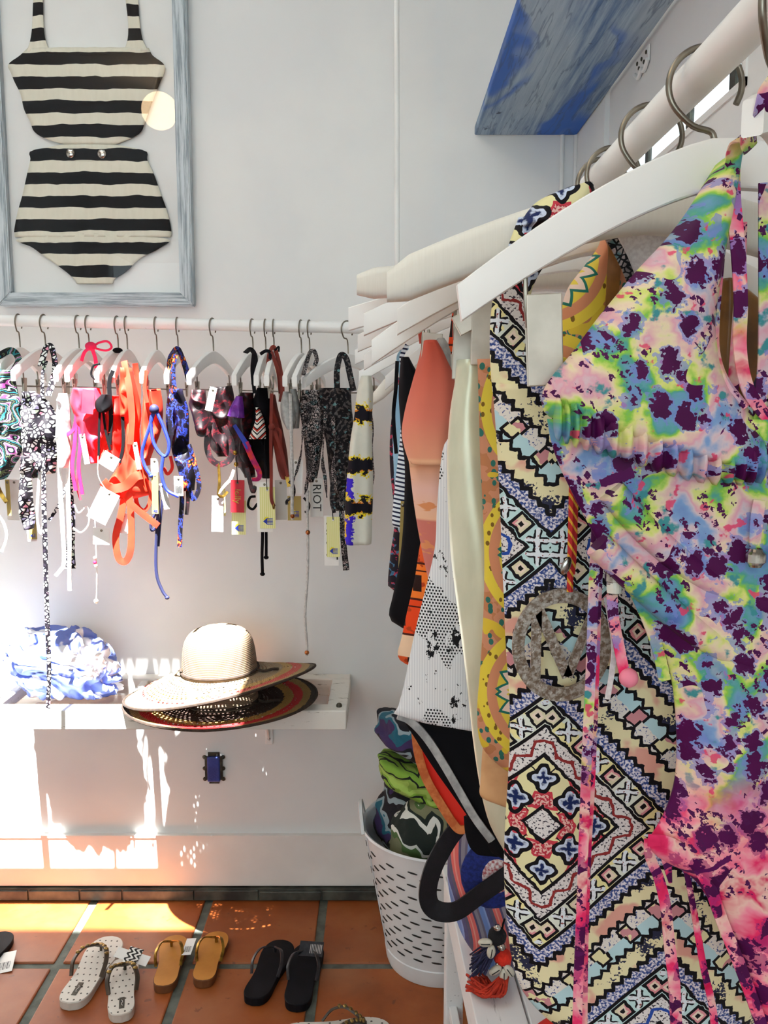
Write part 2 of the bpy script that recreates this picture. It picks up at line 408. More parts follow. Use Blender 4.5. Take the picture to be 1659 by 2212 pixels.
# cream, black-outlined geometric print
_ec = W(1165, 1762, 0.80)
def ethnic(u, v):
    jit = (noise(vec(u, v), 110.0, 2) - 0.5) * 0.005
    PX, QX = 0.115, 0.262
    p0 = ping(u - _ec.x + jit, PX); q0 = ping(v - _ec.z + jit, QX)
    sel = (p0 + q0) > (PX + QX) / 2
    p = p0 + sel * (PX - 2.0 * p0); q = q0 + sel * (QX - 2.0 * q0)
    D = p + q; S = p - q; zig = ping(S, 0.0075)
    fine = noise(vec(u, v), 420, 2); wet = noise(vec(u, v), 26, 3)
    cream = mixc(wet, '#e6dfa0', '#dcd2ac')
    pale = mixc(sstep(wet, 0.42, 0.6), '#a9d0d8', '#d6dcc0')
    c = mixc(sel, cream, pale)
    speck = mixc(fine > 0.58, '#dcd6d4', '#3a3440')
    ink = line(D, 0.068, 0.0022)
    for (a, b, r) in ((0.0, 0.045, 0.0095), (0.0245, 0.0225, 0.0105), (0.047, 0.0, 0.0100), (0.0, 0.0, 0.0)):
        if r == 0.0:
            ink = either(ink, line(D, 0.018, 0.0020)); c = mixc(D < 0.018, c, speck); continue
        dx = p - a; dy = q - b; rr = sqrt_(dx * dx + dy * dy); th = atan2_(dy, dx)
        s = rr - (fcos(th * 4.0) * (0.24 * r) + r)
        c = mixc(s < 0.0, c, mixc(sstep(s + (fine - 0.5) * 0.008, -0.0065, -0.003), '#152456', '#c6d0e4'))
        ink = either(ink, line(s, 0.001, 0.0021))
        ink = either(ink, both(fabs(dx - dy) < 0.0009, both(rr > r, rr < 0.016)))
    for (a, b) in ((0.0225, 0.004), (0.004, 0.0235), (0.030, 0.040), (0.053, 0.017)):
        k = fmax(fabs(p - a + (q - b) * 0.4), fabs(q - b) * 0.8)
        c = mixc(line(k, 0.0058, 0.0012), mixc(k < 0.0046, c, mixc(fine > 0.5, mixc(sel, '#e2b4aa', '#a8cfe0'), mixc(sel, '#b02c3c', '#2a5fa0'))), mixc(sel, '#c23a48', '#2f6db0'))
    inb = both(D > 0.068, D < 0.096); c = mixc(inb, c, mixc(line(D + ping(S, 0.018) * 0.6, 0.0875, 0.0022), speck, mixc(sel, '#8c2c2c', '#24489c')))
    ink = either(ink, line(D, 0.096, 0.0021))
    inb = both(D > 0.096, D < 0.126)
    cell = fmod(S, 0.056) - 0.014; b0 = D - 0.111
    sq = fmax(fabs(cell), fabs(b0)); cell2 = fmod(S + 0.028, 0.056) - 0.014
    cr = fmin(fabs(cell2 + b0), fabs(cell2 - b0)); far = fmax(fabs(cell2), fabs(b0))
    c = mixc(inb, c, mixc(sel, mixc(wet > 0.5, '#e6dca0', '#d9ddd0'), '#bcd8d8'))
    c = mixc(both(inb, sq < 0.0095), c, mixc(wet > 0.5, '#d98f96', '#d8cfae')); c = mixc(both(inb, sq < 0.0055), c, '#e6d2c0')
    c = mixc(both(inb, both(cr < 0.0048, far < 0.0115)), c, mixc(fine > 0.62, '#dfe4ea', '#8c4a44'))
    ink = either(ink, both(inb, either(line(sq, 0.0100, 0.0019), sq < 0.0028)))
    ink = either(ink, both(inb, both(line(cr, 0.0052, 0.0017), far < 0.0118)))
    ink = either(ink, line(D, 0.126, 0.0023))
    Z = D + zig * 0.9
    c = mixc(D > 0.1265, c, mixc(sstep(fine, 0.40, 0.58), '#e0dae2', '#2f4584'))
    c = mixc(Z > 0.1500, c, mixc(sstep(wet, 0.36, 0.46), '#dca090', '#e6dcb0')); c = mixc(both(Z > 0.1500, (wet + fine * 0.3) > 0.74), c, '#2a2c44')
    c = mixc(Z > 0.1740, c, mixc(sel, mixc(fine > 0.6, '#e2dcd4', '#4a5a8c'), '#b6d6dc'))
    ink = either(ink, either(line(Z, 0.149, 0.0034), line(Z, 0.174, 0.0030)))
    k3 = fmax(fabs(fmod(S, 0.05) - 0.025), fabs(D - 0.186)); c = mixc(k3 < 0.009, c, mixc(wet > 0.5, '#e6dfae', '#c98a90')); ink = either(ink, line(k3, 0.009, 0.0018))
    return mixc(ink, c, '#0e0a10')
MT['ethnic'] = material('geometric_print', ethnic, 0.62)

def splash(u, v, lo, hi, pinky):
    d = vec(u + (noise(vec(u, v), 24, 3) - 0.5) * 0.035, v + (noise(vec(v, u, 3.0), 24, 3) - 0.5) * 0.035)
    rag = (noise(vec(u, v, 8.0), 260, 2) - 0.5) * 0.012
    c = ramp(noise(d, 19, 3, 0.5) + rag * 4.0, [(0.26, '#5060ac'), (0.37, '#6a98b8'), (0.415, '#4f9c8c'), (0.445, '#86c044'), (0.475, '#d2d878'), (0.51, '#e2ceb0'), (0.565, '#d89cac'), (0.60, '#d0bcc2'), (0.645, '#7c9cc8'), (0.75, '#5a72b4')])
    c = mixc(sstep(noise(vec(u, v, 5.0), 58, 4), 0.59, 0.66), c, '#3f8a90')
    c = mixc(sstep(noise(vec(u, v, 6.0), 75, 3), 0.62, 0.66) * 0.9, c, '#d8406a')
    pc = ramp(noise(d, 24, 4), [(0.28, '#c80f48'), (0.42, '#e83068'), (0.50, '#f08aa0'), (0.56, '#ecc0b4'), (0.63, '#d81f5c'), (0.76, '#7c1064')])
    low = sstep(v + (noise(d, 9, 2) - 0.5) * 0.12, hi, lo)
    c = mixc(fmax(low, pinky), c, pc)
    dd = vec(u + (noise(vec(u, v, 1.0), 90, 3) - 0.5) * 0.018 + rag, v * 0.80 + (noise(vec(u, v, 2.0), 90, 3) - 0.5) * 0.018 - rag)
    g = voro(dd, 56.0, 'F1', rnd=0.7)
    mask = noise(vec(u, v, 9.0), 13, 2); m1 = mask > 0.455
    c = mixc(both(g < 0.54, m1) * 0.7, c, mixc(low, '#7684c8', '#a8246c'))
    c = mixc(both(g < 0.42, m1), c, mixc(noise(vec(u, v), 30, 2), '#5c0450', '#300330'))
    g2 = voro(vec(u * 1.0 + 0.3 + rag, v * 0.9 - rag), 150.0, 'F1')
    c = mixc(both(g2 < 0.34, noise(vec(u, v, 4.0), 16, 1) > 0.52), c, '#4a0c48')
    # gathered dark streaks running with the bias of the cloth
    st = fabs(fract((u * 0.75 - v * 0.9) * 6.0 + noise(d, 8, 2) * 0.8) - 0.5)
    return mixc(both((st + rag * 2.0) < 0.022, noise(vec(u, v, 2.5), 14, 1) > 0.53), c, '#560a50')
_tz = W(1500, 1600, 0.70).z; _tz2 = W(1500, 1800, 0.70).z
MT['tiedye'] = material('splashed_tie_dye', lambda u, v: splash(u, v, _tz2, _tz, 0.0), 0.6)
MT['tiedye_pink'] = material('pink_tie_dye', lambda u, v: splash(u, v, _tz2, _tz, sstep(noise(vec(u * 0.5, v), 12, 1), 0.40, 0.48)), 0.6)

_pc = W(1113, 1185, 0.93); _pv = abs(W(1113, 1480, 0.93).z - _pc.z)
def paisley(u, v):
    q = fmod(v - _pc.z + _pv / 2, _pv) - _pv / 2
    dx = u - _pc.x - 0.028; r = sqrt_(dx * dx + q * q * 0.80); th = atan2_(q, dx)
    fl = voro(vec(u, v * 0.7), 130.0, 'F1'); n = noise(vec(u, v), 60, 2)
    c = mixc(n > 0.52, '#c98a6a', '#b97a52'); c = mixc(fl < 0.34, c, '#2c6b60'); c = mixc(noise(vec(u, v, 6.0), 36, 1) > 0.6, c, '#d9b93a')
    c = mixc(r < 0.068, c, mixc(fl < 0.24, '#e2c844', '#7a5a22'))
    c = mixc(both(r < 0.058, r > 0.048), c, '#cf8a66')
    pet = ping(th * 2.6, 0.5); inn = r + pet * 0.022
    c = mixc(r < 0.048, c, '#e0c94a'); c = mixc(inn < 0.050, c, '#1f6e60'); c = mixc(inn < 0.046, c, '#e9cfc0'); c = mixc(inn < 0.038, c, '#e3cc4c')
    c = mixc(both(inn < 0.036, fl < 0.3), c, '#8a6a2a')
    return c
MT['paisley'] = material('yellow_paisley', paisley, 0.6)
def palm(u, v):
    c = mixc(fract(u * 320.0) < 0.5, '#e2e2e4', '#d2d2d6')
    n = noise(vec(u * 1.0, v * 0.55), 17, 3, 0.65); dots = fract(u * 260.0 + floor_(v * 260.0) * 0.5) < 0.55
    half = both(n > 0.54, both(dots, fract(v * 260.0) < 0.6)); c = mixc(half, c, '#18171b')
    return mixc(noise(vec(u * 1.4, v * 0.8, 2.0), 18, 6, 0.75) > 0.585, c, '#131216')
MT['palm'] = material('white_palm_print', palm, 0.7)
_c = [W(900, y, 1.16).z for y in (740, 900, 985, 1010, 1120, 1230, 1260)]
def coral(u, v):
    t = (v - _c[6]) * (1.0 / (_c[0] - _c[6]))
    pos = lambda k: (_c[k] - _c[6]) / (_c[0] - _c[6])
    c = ramp(t, [(0.0, '#d9907a'), (pos(5), '#c97468'), (pos(4) - 0.01, '#c97468'), (pos(4), '#e8b795'), (pos(4) + 0.12, '#e3b6a8'), (pos(3), '#e5ab88'), (pos(2) - 0.01, '#e8b08a'), (pos(2), '#e29b7c'), (pos(1), '#d97a66'), (1.0, '#c1503f')])
    return mixc(sstep(noise(vec(u * 2, v * 5), 14, 2), 0.62, 0.66) * (v < _c[2]), c, '#d88c5c')
MT['coralfade'] = material('coral_fade_print', coral, 0.7)
def houses(u, v):
    row = floor_(v * 19.0); c = ramp(fract(row * 0.37 + 0.1), [(0.0, '#e8481c'), (0.3, '#d9230f'), (0.55, '#f07a2c'), (0.8, '#e05a2a')], True)
    c = mixc(noise(vec(u, v), 70, 4) > 0.6, c, '#b5401c'); fv = fract(v * 19.0); fu = fract(u * 26.0 + row * 0.4)
    c = mixc(both(both(fv > 0.25, fv < 0.7), both(fu > 0.3, fu < 0.62)), c, '#2a1512')
    c = mixc(either(fv < 0.06, line(fv, 0.82, 0.02)), c, '#4a1a10')
    return mixc(both(row < floor_(W(880, 1395, 1.25).z * 19.0) + 1.0, fv > 0.4), c, '#ecc9a8')
MT['houses'] = material('orange_townhouse_print', houses, 0.7)
MT['bluestripe'] = material('navy_white_stripe', lambda u, v: mixc(fract(v * 130.0 + u * 20.0) < 0.42, '#dfe6ee', '#1c2440'), 0.7)
MT['skyblue'] = plain('sky_blue_cloth', '#8fb7cf', '#7aa4c0', 10, 0.7)
MT['darkfloral'] = material('dark_floral', lambda u, v: mixc(noise(vec(u, v), 90, 3) > 0.56, '#1a1420', mixc(noise(vec(u, v, 4.0), 50, 1) > 0.5, '#a8324a', '#3a6a8c')), 0.7)
def psych(u, v):
    t = noise(vec(u, v), 16, 2, 0.4) * 9.0 + u * 14.0 + v * 6.0
    c = ramp(fract(t), [(0.0, '#15151c'), (0.2, '#1d6f78'), (0.32, '#15151c'), (0.45, '#8ec9b0'), (0.53, '#1b1824'), (0.62, '#a854a0'), (0.7, '#d9b6d4'), (0.76, '#191822'), (0.88, '#4a5a3a'), (0.95, '#15151c')], True)
    return mixc(voro(vec(u, v), 330, 'F1') < 0.2, c, '#7d8a70')
MT['psych'] = material('psychedelic_swirl', psych, 0.6)
def mosaic(u, v):
    e = voro(vec(u, v), 105, 'DISTANCE_TO_EDGE'); k = voro(vec(u, v), 105, 'F1', out='Color')
    n = T.nodes.new('ShaderNodeSeparateColor'); T.links.new(k.s, n.inputs[0])
    c = ramp(E(n.outputs[0]), [(0.0, '#eef0ee'), (0.45, '#c9dcc8'), (0.6, '#b8b4dc'), (0.72, '#e8a0b8'), (0.82, '#ecebe8'), (0.93, '#2a2430')], True)
    return mixc(e < 0.14, c, '#15121a')
MT['mosaic'] = material('black_pebble_mosaic', mosaic, 0.65)
def darkmulti(u, v):
    n = noise(vec(u * 1.0, v * 0.6), 34, 4, 0.65)
    return ramp(n, [(0.0, '#0d0b14'), (0.46, '#171226'), (0.5, '#27348c'), (0.54, '#120e1c'), (0.58, '#b8362a'), (0.61, '#d99a2c'), (0.635, '#1a1220'), (0.69, '#2f8a94'), (0.74, '#181222')], True)
MT['darkmulti'] = material('dark_multicolour_print', darkmulti, 0.5)
MT['darkred'] = material('black_red_print', lambda u, v: ramp(noise(vec(u, v), 60, 5, 0.7), [(0.0, '#0e080c'), (0.52, '#1a0a10'), (0.58, '#5c121c'), (0.65, '#200c14'), (0.72, '#8c2430')]), 0.45)
MT['magenta'] = material('magenta_orange_print', lambda u, v: ramp(noise(vec(u, v), 45, 3), [(0.3, '#4a0f4a'), (0.5, '#a81c5a'), (0.62, '#d03a24'), (0.75, '#6a1458')]), 0.5)
def zigzag(u, v):
    t = fract(v * 42.0 + ping(u, 0.018) * 42.0)
    return ramp(t, [(0.0, '#e6e2da'), (0.24, '#15131a'), (0.4, '#e6e2da'), (0.55, '#c23424'), (0.74, '#15131a'), (0.88, '#e0dcd4')], True)
MT['zigzag'] = material('chevron_print', zigzag, 0.6)
def snake(u, v):
    w = vec(u + noise(vec(u, v), 30, 2) * 0.02, v); e = voro(w, 190, 'DISTANCE_TO_EDGE'); n = noise(vec(u, v), 40, 2)
    c = ramp(n, [(0.35, '#4a4448'), (0.48, '#8f8684'), (0.56, '#b5a4a2'), (0.64, '#5f7f84'), (0.75, '#2f2c32')])
    return mixc(e < 0.12, c, '#121015')
MT['snake'] = material('snakeskin_print', snake, 0.6)
def teal_lace(u, v):
    c = mixc(noise(vec(u, v), 120, 3) > 0.54, '#161318', '#56504f'); return mixc(noise(vec(u, v, 3.0), 60, 2) > 0.64, c, '#5c8487')
MT['greyprint'] = material('grey_teal_scroll_print', teal_lace, 0.6)
_by = [W(780, y, 2.08).z for y in (895, 1090)]
def inkblot(u, v):
    n = noise(vec(u, v), 55, 4, 0.7); d = fmin(fabs(v - _by[0]), fabs(v - W(780, 1003, 2.08).z)); d = fmin(d, fabs(v - _by[1]))
    c = mixc(n, '#cfd0c4', '#dedfd2'); left = (W(764, 1100, 2.08).x - u) * 26.0
    c = mixc(both((left + n) > 0.50, v < W(780, 1030, 2.08).z), c, '#3a25c0'); c = mixc((left + n) > 0.95, c, '#e8c020')
    k = d + (n - 0.5) * 0.09
    c = mixc(k < 0.022, c, mixc(n > 0.56, '#e6cf1c', '#d9801c')); return mixc(k < 0.016, c, '#14121c')
MT['inkblot'] = material('cream_ink_blot_print', inkblot, 0.8)
def bagstripe(u, v):
    t = fract((u * 0.94 + v * 0.12 + fsin(v * 22.0) * 0.010) * 20.0)
    c = ramp(t, [(0.0, '#5a5268'), (0.12, '#ee6a5c'), (0.20, '#f5a08c'), (0.25, '#ee6a5c'), (0.36, '#4a4468'), (0.44, '#8f8a94'), (0.56, '#6d6478'), (0.64, '#6f8fd0'), (0.80, '#8fa6dc'), (0.86, '#4d4a78')], True)
    return mixc(noise(vec(u * 400, v * 60), 1.0, 2) * 0.35, c, '#8f8a9c')
MT['bagstripe'] = material('woven_stripe', bagstripe, 0.85)
MT['bluetuft'] = plain('blue_tufting', '#1c2f82', '#12205c', 160, 0.95, bump=0.8)
MT['whitetuft'] = plain('white_embroidery', '#e2dfe2', '#a8474c', 180, 0.9, bump=0.6)
def towel(c1, c2, c3, c4, s):
    def f(x, y, z, v):
        w = vec(x + noise(v, 12, 2) * 0.05, y, z + ping(x, 0.03) * 0.5)
        return ramp(fract(z * s + ping(x * 1.2 + y * 0.7, 0.03) * s * 0.8 + noise(w, 9, 2) * 1.5), [(0.0, c1), (0.3, c2), (0.42, c1), (0.55, c3), (0.8, c4), (0.9, c2)], True)
    return f
MT['towel_green'] = material('green_scale_towel', towel('#7fa83c', '#151a14', '#a3c25c', '#87a848', 16), 0.95, kind='Object', bump=(lambda x, y, z, v: noise(v, 200, 3), 0.5))
MT['towel_dark'] = material('dark_purple_teal_towel', towel('#15131c', '#8fa0a8', '#3d2c58', '#1f5f74', 9), 0.95, kind='Object', bump=(lambda x, y, z, v: noise(v, 200, 3), 0.5))
MT['towel_zig'] = material('zigzag_towel', towel('#1a2420', '#d8dad4', '#7a7a5c', '#4d6a3a', 9), 0.95, kind='Object', bump=(lambda x, y, z, v: noise(v, 200, 3), 0.5))
MT['scarf'] = material('blue_white_scarf', lambda x, y, z, v: mixc(sstep(noise(v, 13, 3), 0.5, 0.54), mixc(noise(v, 8, 2), '#5f74c8', '#8496d6'), '#e8ebf5'), 0.85, kind='Object')
def hatmat(name, inner):
    global T
    def f(x, y, z, v):
        r = sqrt_(x * x + y * y); n = (noise(vec(atan2_(y, x) * 14.0, r * 260.0, 0.0), 1.0, 3) - 0.5) * 0.012; q = r + n
        c = mixc(q > 0.165, inner, '#b08a45'); c = mixc(q > 0.190, c, '#c2262c'); c = mixc(q > 0.215, c, '#9a7a45'); c = mixc(q > 0.236, c, '#2a2018')
        w = fmax(fabs(fsin(r * 900.0)), 0.3) * fmax(fabs(fsin(atan2_(y, x) * 150.0)), 0.2)
        return mixc(w * 0.35, c, '#e0cfae') if inner != '#2a1a14' else mixc(w * 0.12, c, '#7a5a3a')
    m = material(name, f, 0.85, kind='Object', bump=(lambda x, y, z, v: fsin(sqrt_(x * x + y * y) * 900.0) * fsin(atan2_(y, x) * 150.0), 0.6))
    T = m.node_tree; b = T.nodes['Principled BSDF']; out = [n for n in T.nodes if n.type == 'OUTPUT_MATERIAL'][0]
    x, y, z, v = coords('Object'); r = sqrt_(x * x + y * y)
    hole = both(both(fract(r * 105.0) > 0.55, fract(atan2_(y, x) * 13.0 + floor_(r * 105.0) * 0.5) > 0.55), both(r > 0.095, r < 0.2))
    hole = both(hole, noise(v, 30, 2) > 0.47)
    tr = T.nodes.new('ShaderNodeBsdfTransparent'); mx = T.nodes.new('ShaderNodeMixShader')
    put(hole, mx.inputs[0]); T.links.new(b.outputs[0], mx.inputs[1]); T.links.new(tr.outputs[0], mx.inputs[2]); T.links.new(mx.outputs[0], out.inputs[0])
    return m
MT['straw'] = hatmat('woven_straw', '#8a7458')
MT['straw_shaded'] = hatmat('shaded_woven_straw', '#2a1a14')  # same straw as the upper hat, shade beneath it put into the colour
MT['crown'] = material('woven_straw_crown', lambda x, y, z, v: mixc(fabs(fsin(z * 700.0)) * 0.5 + fabs(fsin(atan2_(y, x) * 110.0)) * 0.4, '#5f4c3c', '#8f7a62'), 0.85, kind='Object', bump=(lambda x, y, z, v: fsin(z * 1400.0), 0.25))
MT['hatcord'] = plain('dark_brown_cord', '#2c211a', '#3d2f24', 90, 0.9)
def glassmat(name, gloss, tint=(1, 1, 1, 1), ior=1.5):
    global T
    m = bpy.data.materials.new(name); m.use_nodes = True; T = m.node_tree; T.nodes.clear()
    o = T.nodes.new('ShaderNodeOutputMaterial'); a = T.nodes.new('ShaderNodeBsdfTransparent'); a.inputs[0].default_value = tint
    g = T.nodes.new('ShaderNodeBsdfGlossy'); g.inputs['Roughness'].default_value = 0.01; f = T.nodes.new('ShaderNodeFresnel'); f.inputs[0].default_value = ior
    mx = T.nodes.new('ShaderNodeMixShader'); geo = T.nodes.new('ShaderNodeNewGeometry'); put(M('ADD', E(f.outputs[0]), gloss, clamp=True) * (1.0 - E(geo.outputs['Backfacing'])), mx.inputs[0])
    T.links.new(a.outputs[0], mx.inputs[1]); T.links.new(g.outputs[0], mx.inputs[2]); T.links.new(mx.outputs[0], o.inputs[0]); return m
MT['glass'] = glassmat('picture_glass', 0.0, ior=1.3)
MT['pane'] = glassmat('window_glass', 0.02, (0.96, 0.98, 0.98, 1))
def lampmat():
    m = bpy.data.materials.new('opal_globe'); m.use_nodes = True; b = m.node_tree.nodes['Principled BSDF']
    b.inputs['Base Color'].default_value = lin('#f5e6cf'); b.inputs['Emission Color'].default_value = (1.0, 0.72, 0.42, 1); b.inputs['Emission Strength'].default_value = 48.0; return m
MT['globe'] = lampmat()
# ---------------------------------------------------------------- the room
def struct(o, label=None):
    o['kind'] = 'structure'
    if label: o['label'] = label
    return o
floor = struct(box('floor', (LEFT, RIGHT, REAR, BACK + 0.02, -0.05, -0.006), MT['grout']), 'terracotta tile floor with grey grout joints')
PITCH_T = 0.347; GX = -0.182; GY = 2.199; GW = 0.024
tv, tf = box_geo(-(PITCH_T - GW) / 2, (PITCH_T - GW) / 2, -(PITCH_T - GW) / 2, (PITCH_T - GW) / 2, -0.018, 0.0, 0.004)
tile_me = None; rnd = random.Random(3)
for i in range(-7, 3):
    for j in range(-14, 2):
        cx = GX + (i + 0.5) * PITCH_T; cy = GY + (j - 0.5) * PITCH_T
        if cx - PITCH_T / 2 > RIGHT or cx + PITCH_T / 2 < LEFT or cy + PITCH_T / 2 > BACK + 0.03: continue
        if tile_me is None:
            o = mesh('tile', tv, tf, MT['terracotta'], floor, local=True); tile_me = o.data
        else:
            o = bpy.data.objects.new('tile', tile_me); COL.objects.link(o); o.parent = floor
        o.location = (cx, cy, rnd.uniform(-0.0015, 0.0)); o.rotation_euler = (0, 0, rnd.uniform(-0.006, 0.006))
struct(box('wall_back', (LEFT - 0.1, RIGHT + 0.1, BACK, BACK + 0.1, -0.05, CEIL), MT['wall']), 'plain white back wall')
# right wall with a window opening
WY0, WY1, WZ0, WZ1 = 1.385, 2.19, 1.965, 2.072
V, F = merge([box_geo(RIGHT, RIGHT + 0.1, REAR, WY0, -0.05, CEIL), box_geo(RIGHT, RIGHT + 0.1, WY1, BACK, -0.05, CEIL),
              box_geo(RIGHT, RIGHT + 0.1, WY0, WY1, -0.05, WZ0), box_geo(RIGHT, RIGHT + 0.1, WY0, WY1, WZ1, CEIL)])
wr = struct(mesh('wall_right', V, F, MT['wall']), 'white side wall behind the clothes rack')
win = struct(mesh('window_1', *merge([box_geo(RIGHT - 0.004, RIGHT + 0.03, a, b, WZ0, WZ1) for a, b in ((WY0, WY0 + 0.014), (WY1 - 0.014, WY1))] + [box_geo(RIGHT - 0.004, RIGHT + 0.03, WY0, WY1, a, b) for a, b in ((WZ0, WZ0 + 0.012), (WZ1 - 0.012, WZ1))]), MT['white']), 'narrow high side window with dark glazing bars')
for y, w in ((1.403, 0.006), (1.436, 0.007), (1.478, 0.012), (1.685, 0.010), (1.94, 0.010)):
    box('glazing_bar', (RIGHT + 0.012, RIGHT + 0.020, y - w, y + w, WZ0, WZ1), MT['ironblack'], win)
box('window_pane', (RIGHT + 0.014, RIGHT + 0.017, WY0, WY1, WZ0, WZ1), MT['pane'], win)
struct(box('wall_left', (LEFT - 0.1, LEFT, REAR, BACK, -0.05, CEIL), MT['wall']))
V, F = merge([box_geo(LEFT, RIGHT, REAR - 0.1, REAR, 2.75, CEIL), box_geo(LEFT, LEFT + 0.25, REAR - 0.1, REAR, -0.05, 2.75), box_geo(RIGHT - 0.2, RIGHT, REAR - 0.1, REAR, -0.05, 2.75),
              box_geo(-1.15, -1.0, REAR - 0.1, REAR, -0.05, 2.75), box_geo(LEFT + 0.25, -1.15, REAR - 0.1, REAR, -0.05, 1.15), box_geo(-1.0, RIGHT - 0.2, REAR - 0.1, REAR, -0.05, 1.15)])
struct(mesh('wall_front', V, F, MT['wall']), 'shop front wall with two wide window openings')
o = box('sun_block', (LEFT - 0.1, RIGHT + 0.1, REAR - 1.9, REAR - 0.1, 2.95, 3.0), MT['wall']); struct(o, 'added flat sun-blocking slab outside the shop front')  # unseen slab, added to keep steep sun off the floor by the openings
# ceiling with the skylight that lets the sun in
SKX0, SKX1, SKY0, SKY1 = -1.9, -0.43, 0.95, 1.445
V, F = merge([box_geo(LEFT, RIGHT, REAR, SKY0, CEIL, CEIL + 0.06), box_geo(LEFT, RIGHT, SKY1, BACK, CEIL, CEIL + 0.06), box_geo(LEFT, SKX0, SKY0, SKY1, CEIL, CEIL + 0.06), box_geo(SKX1, RIGHT, SKY0, SKY1, CEIL, CEIL + 0.06)])
struct(mesh('ceiling', V, F, MT['wall']), 'white ceiling with a skylight')
# baseboard, its cap and the dark tile strip
zb = W(400, 1803, BACK).z; zk = W(400, 1910, BACK).z
bb = struct(box('baseboard_back', (LEFT, RIGHT, BACK - 0.012, BACK, zk, zb), MT['white'], c=0.003), 'tall white baseboard along the back wall')
box('baseboard_cap', (LEFT, RIGHT, BACK - 0.016, BACK, zb - 0.002, zb + 0.005), MT['white'], bb)
bs = struct(box('trim_1', (LEFT, RIGHT, BACK - 0.022, BACK - 0.005, 0.0, zk - 0.003), MT['black_base']), 'chipped dark strip at the foot of the wall')
x = LEFT
while x < RIGHT - 0.02:
    w = rnd.uniform(0.12, 0.22); box('strip_tile', (x + 0.002, min(x + w, RIGHT) - 0.002, BACK - 0.028, BACK - 0.02, 0.002, zk - rnd.uniform(0.004, 0.010)), MT['black_base'], bs, c=0.002); x += w
# pilaster by the corner of the right wall
struct(box('trim_2', (RIGHT - 0.012, RIGHT, 2.22, BACK, 0.0, CEIL), MT['wall']), 'flat white pilaster in the room corner')
for px in (1214, 1243):
    p = W(px, 350, BACK - 0.006)
    struct(tube('trim_3', [(p.x, BACK - 0.005, 0.25), (p.x, BACK - 0.005, CEIL)], 0.006, MT['white'], m=1), 'thin white pipe running up the wall corner')
# ceiling globe lamp (its reflection shows in the picture glass)
d = ray(345, 240); lampY = -0.2; k = (2 * 2.497 - lampY) / d.y; lp = Vector((d.x * k, lampY, CAMH + d.z * k))
t = thing('pendant_lamp', 'round opal globe lamp hanging from the ceiling', 'lamp', (lp.x, lp.y, lp.z))
ball('globe', lp, 0.10, MT['globe'], t, u=24, v=16); tube('stem', [lp + Vector((0, 0, 0.095)), Vector((lp.x, lp.y, CEIL))], 0.008, MT['gold'], t, m=1)
# ---------------------------------------------------------------- framed swimsuit
FY = 2.50
fr_r = W(412, 400, FY).x; fr_l = W(-14, 400, FY).x; fr_b = W(200, 661, FY).z; fr_t = fr_b + 0.92; fw = 0.036
t = thing('picture_frame', 'brushed grey wooden picture frame holding a striped swimsuit behind glass', 'picture frame', ((fr_l + fr_r) / 2, BACK, fr_b))
def rail(poly):
    V, F = prism_geo(poly, FY - 0.012, BACK - 0.001); return V, F
def miter(name, a, b, c, d, m='framewood'):
    V, F = prism_geo([a, b, c, d], FY - 0.010, BACK - 0.001); o = mesh(name, V, F, MT[m], t)
    bm = bmesh.new(); bm.from_mesh(o.data); bmesh.ops.bevel(bm, geom=list(bm.edges), offset=0.003, segments=2, affect='EDGES'); bm.to_mesh(o.data); bm.free()
l, r_, b, tp = fr_l, fr_r, fr_b, fr_t
miter('frame_rail', (l, b), (r_, b), (r_ - fw, b + fw), (l + fw, b + fw)); miter('frame_rail', (l, tp), (r_, tp), (r_ - fw, tp - fw), (l + fw, tp - fw))
miter('frame_rail', (l, b), (l, tp), (l + fw, tp - fw), (l + fw, b + fw), 'framewood_up'); miter('frame_rail', (r_, b), (r_, tp), (r_ - fw, tp - fw), (r_ - fw, b + fw), 'framewood_up')
box('mount_board', (l + 0.02, r_ - 0.02, BACK - 0.014, BACK - 0.004, b + 0.02, tp - 0.02), MT['mat'], t)
box('glass_pane', (l + fw - 0.004, r_ - fw + 0.004, FY - 0.004, FY - 0.001, b + fw - 0.004, tp - fw + 0.004), MT['glass'], t)
SY = 2.507
sw = thing('vintage_swimsuit', 'cream and black striped one-piece swimsuit mounted inside the picture frame', 'swimsuit', W(190, 615, SY))
def sp(n, rows, **k): return panel(n, rows, SY, MT['swimstripe'], sw, bulge=k.pop('bulge', 0.0045), fold=0.0012, freq=140, nu=26, nv=40, crump=0.002, **k)
sp('bodice', [(104, 60, 322), (120, 44, 330), (140, 18, 355), (158, 24, 354), (180, 33, 345), (205, 45, 335), (235, 52, 324), (262, 65, 314), (285, 75, 304), (300, 100, 280), (312, 140, 250)])
sp('shorts', [(313, 132, 252), (326, 68, 314), (345, 66, 318), (380, 58, 334), (420, 49, 348), (460, 38, 362), (497, 31, 370), (512, 32, 368)])
sp('gusset', [(505, 90, 300), (518, 35, 365), (535, 70, 345), (560, 104, 300), (585, 140, 275), (603, 160, 248), (613, 166, 243)], seed=2.0)
for rows in ([(-180, 84, 104), (-60, 78, 96), (0, 72, 93), (50, 70, 94), (85, 66, 98), (112, 58, 108)], [(-180, 262, 284), (-60, 268, 290), (0, 272, 298), (50, 277, 302), (85, 276, 308), (112, 268, 322)]):
    sp('shoulder_strap', rows, bulge=0.002)
ribbon('neckline_band', pxs([(100, 112), (150, 116), (200, 117), (270, 112)], SY - 0.006), 0.006, MT['swimstripe'], sw)
bt = ribbon('button_tab', pxs([(148, 334), (190, 337), (238, 334)], SY - 0.007), 0.026, MT['swimstripe'], sw)
for px, py in ((152, 331), (220, 332)):
    o = ball('button', W(px, py, SY - 0.012), 0.0125, MT['silver'], bt, (1, 0.35, 1))

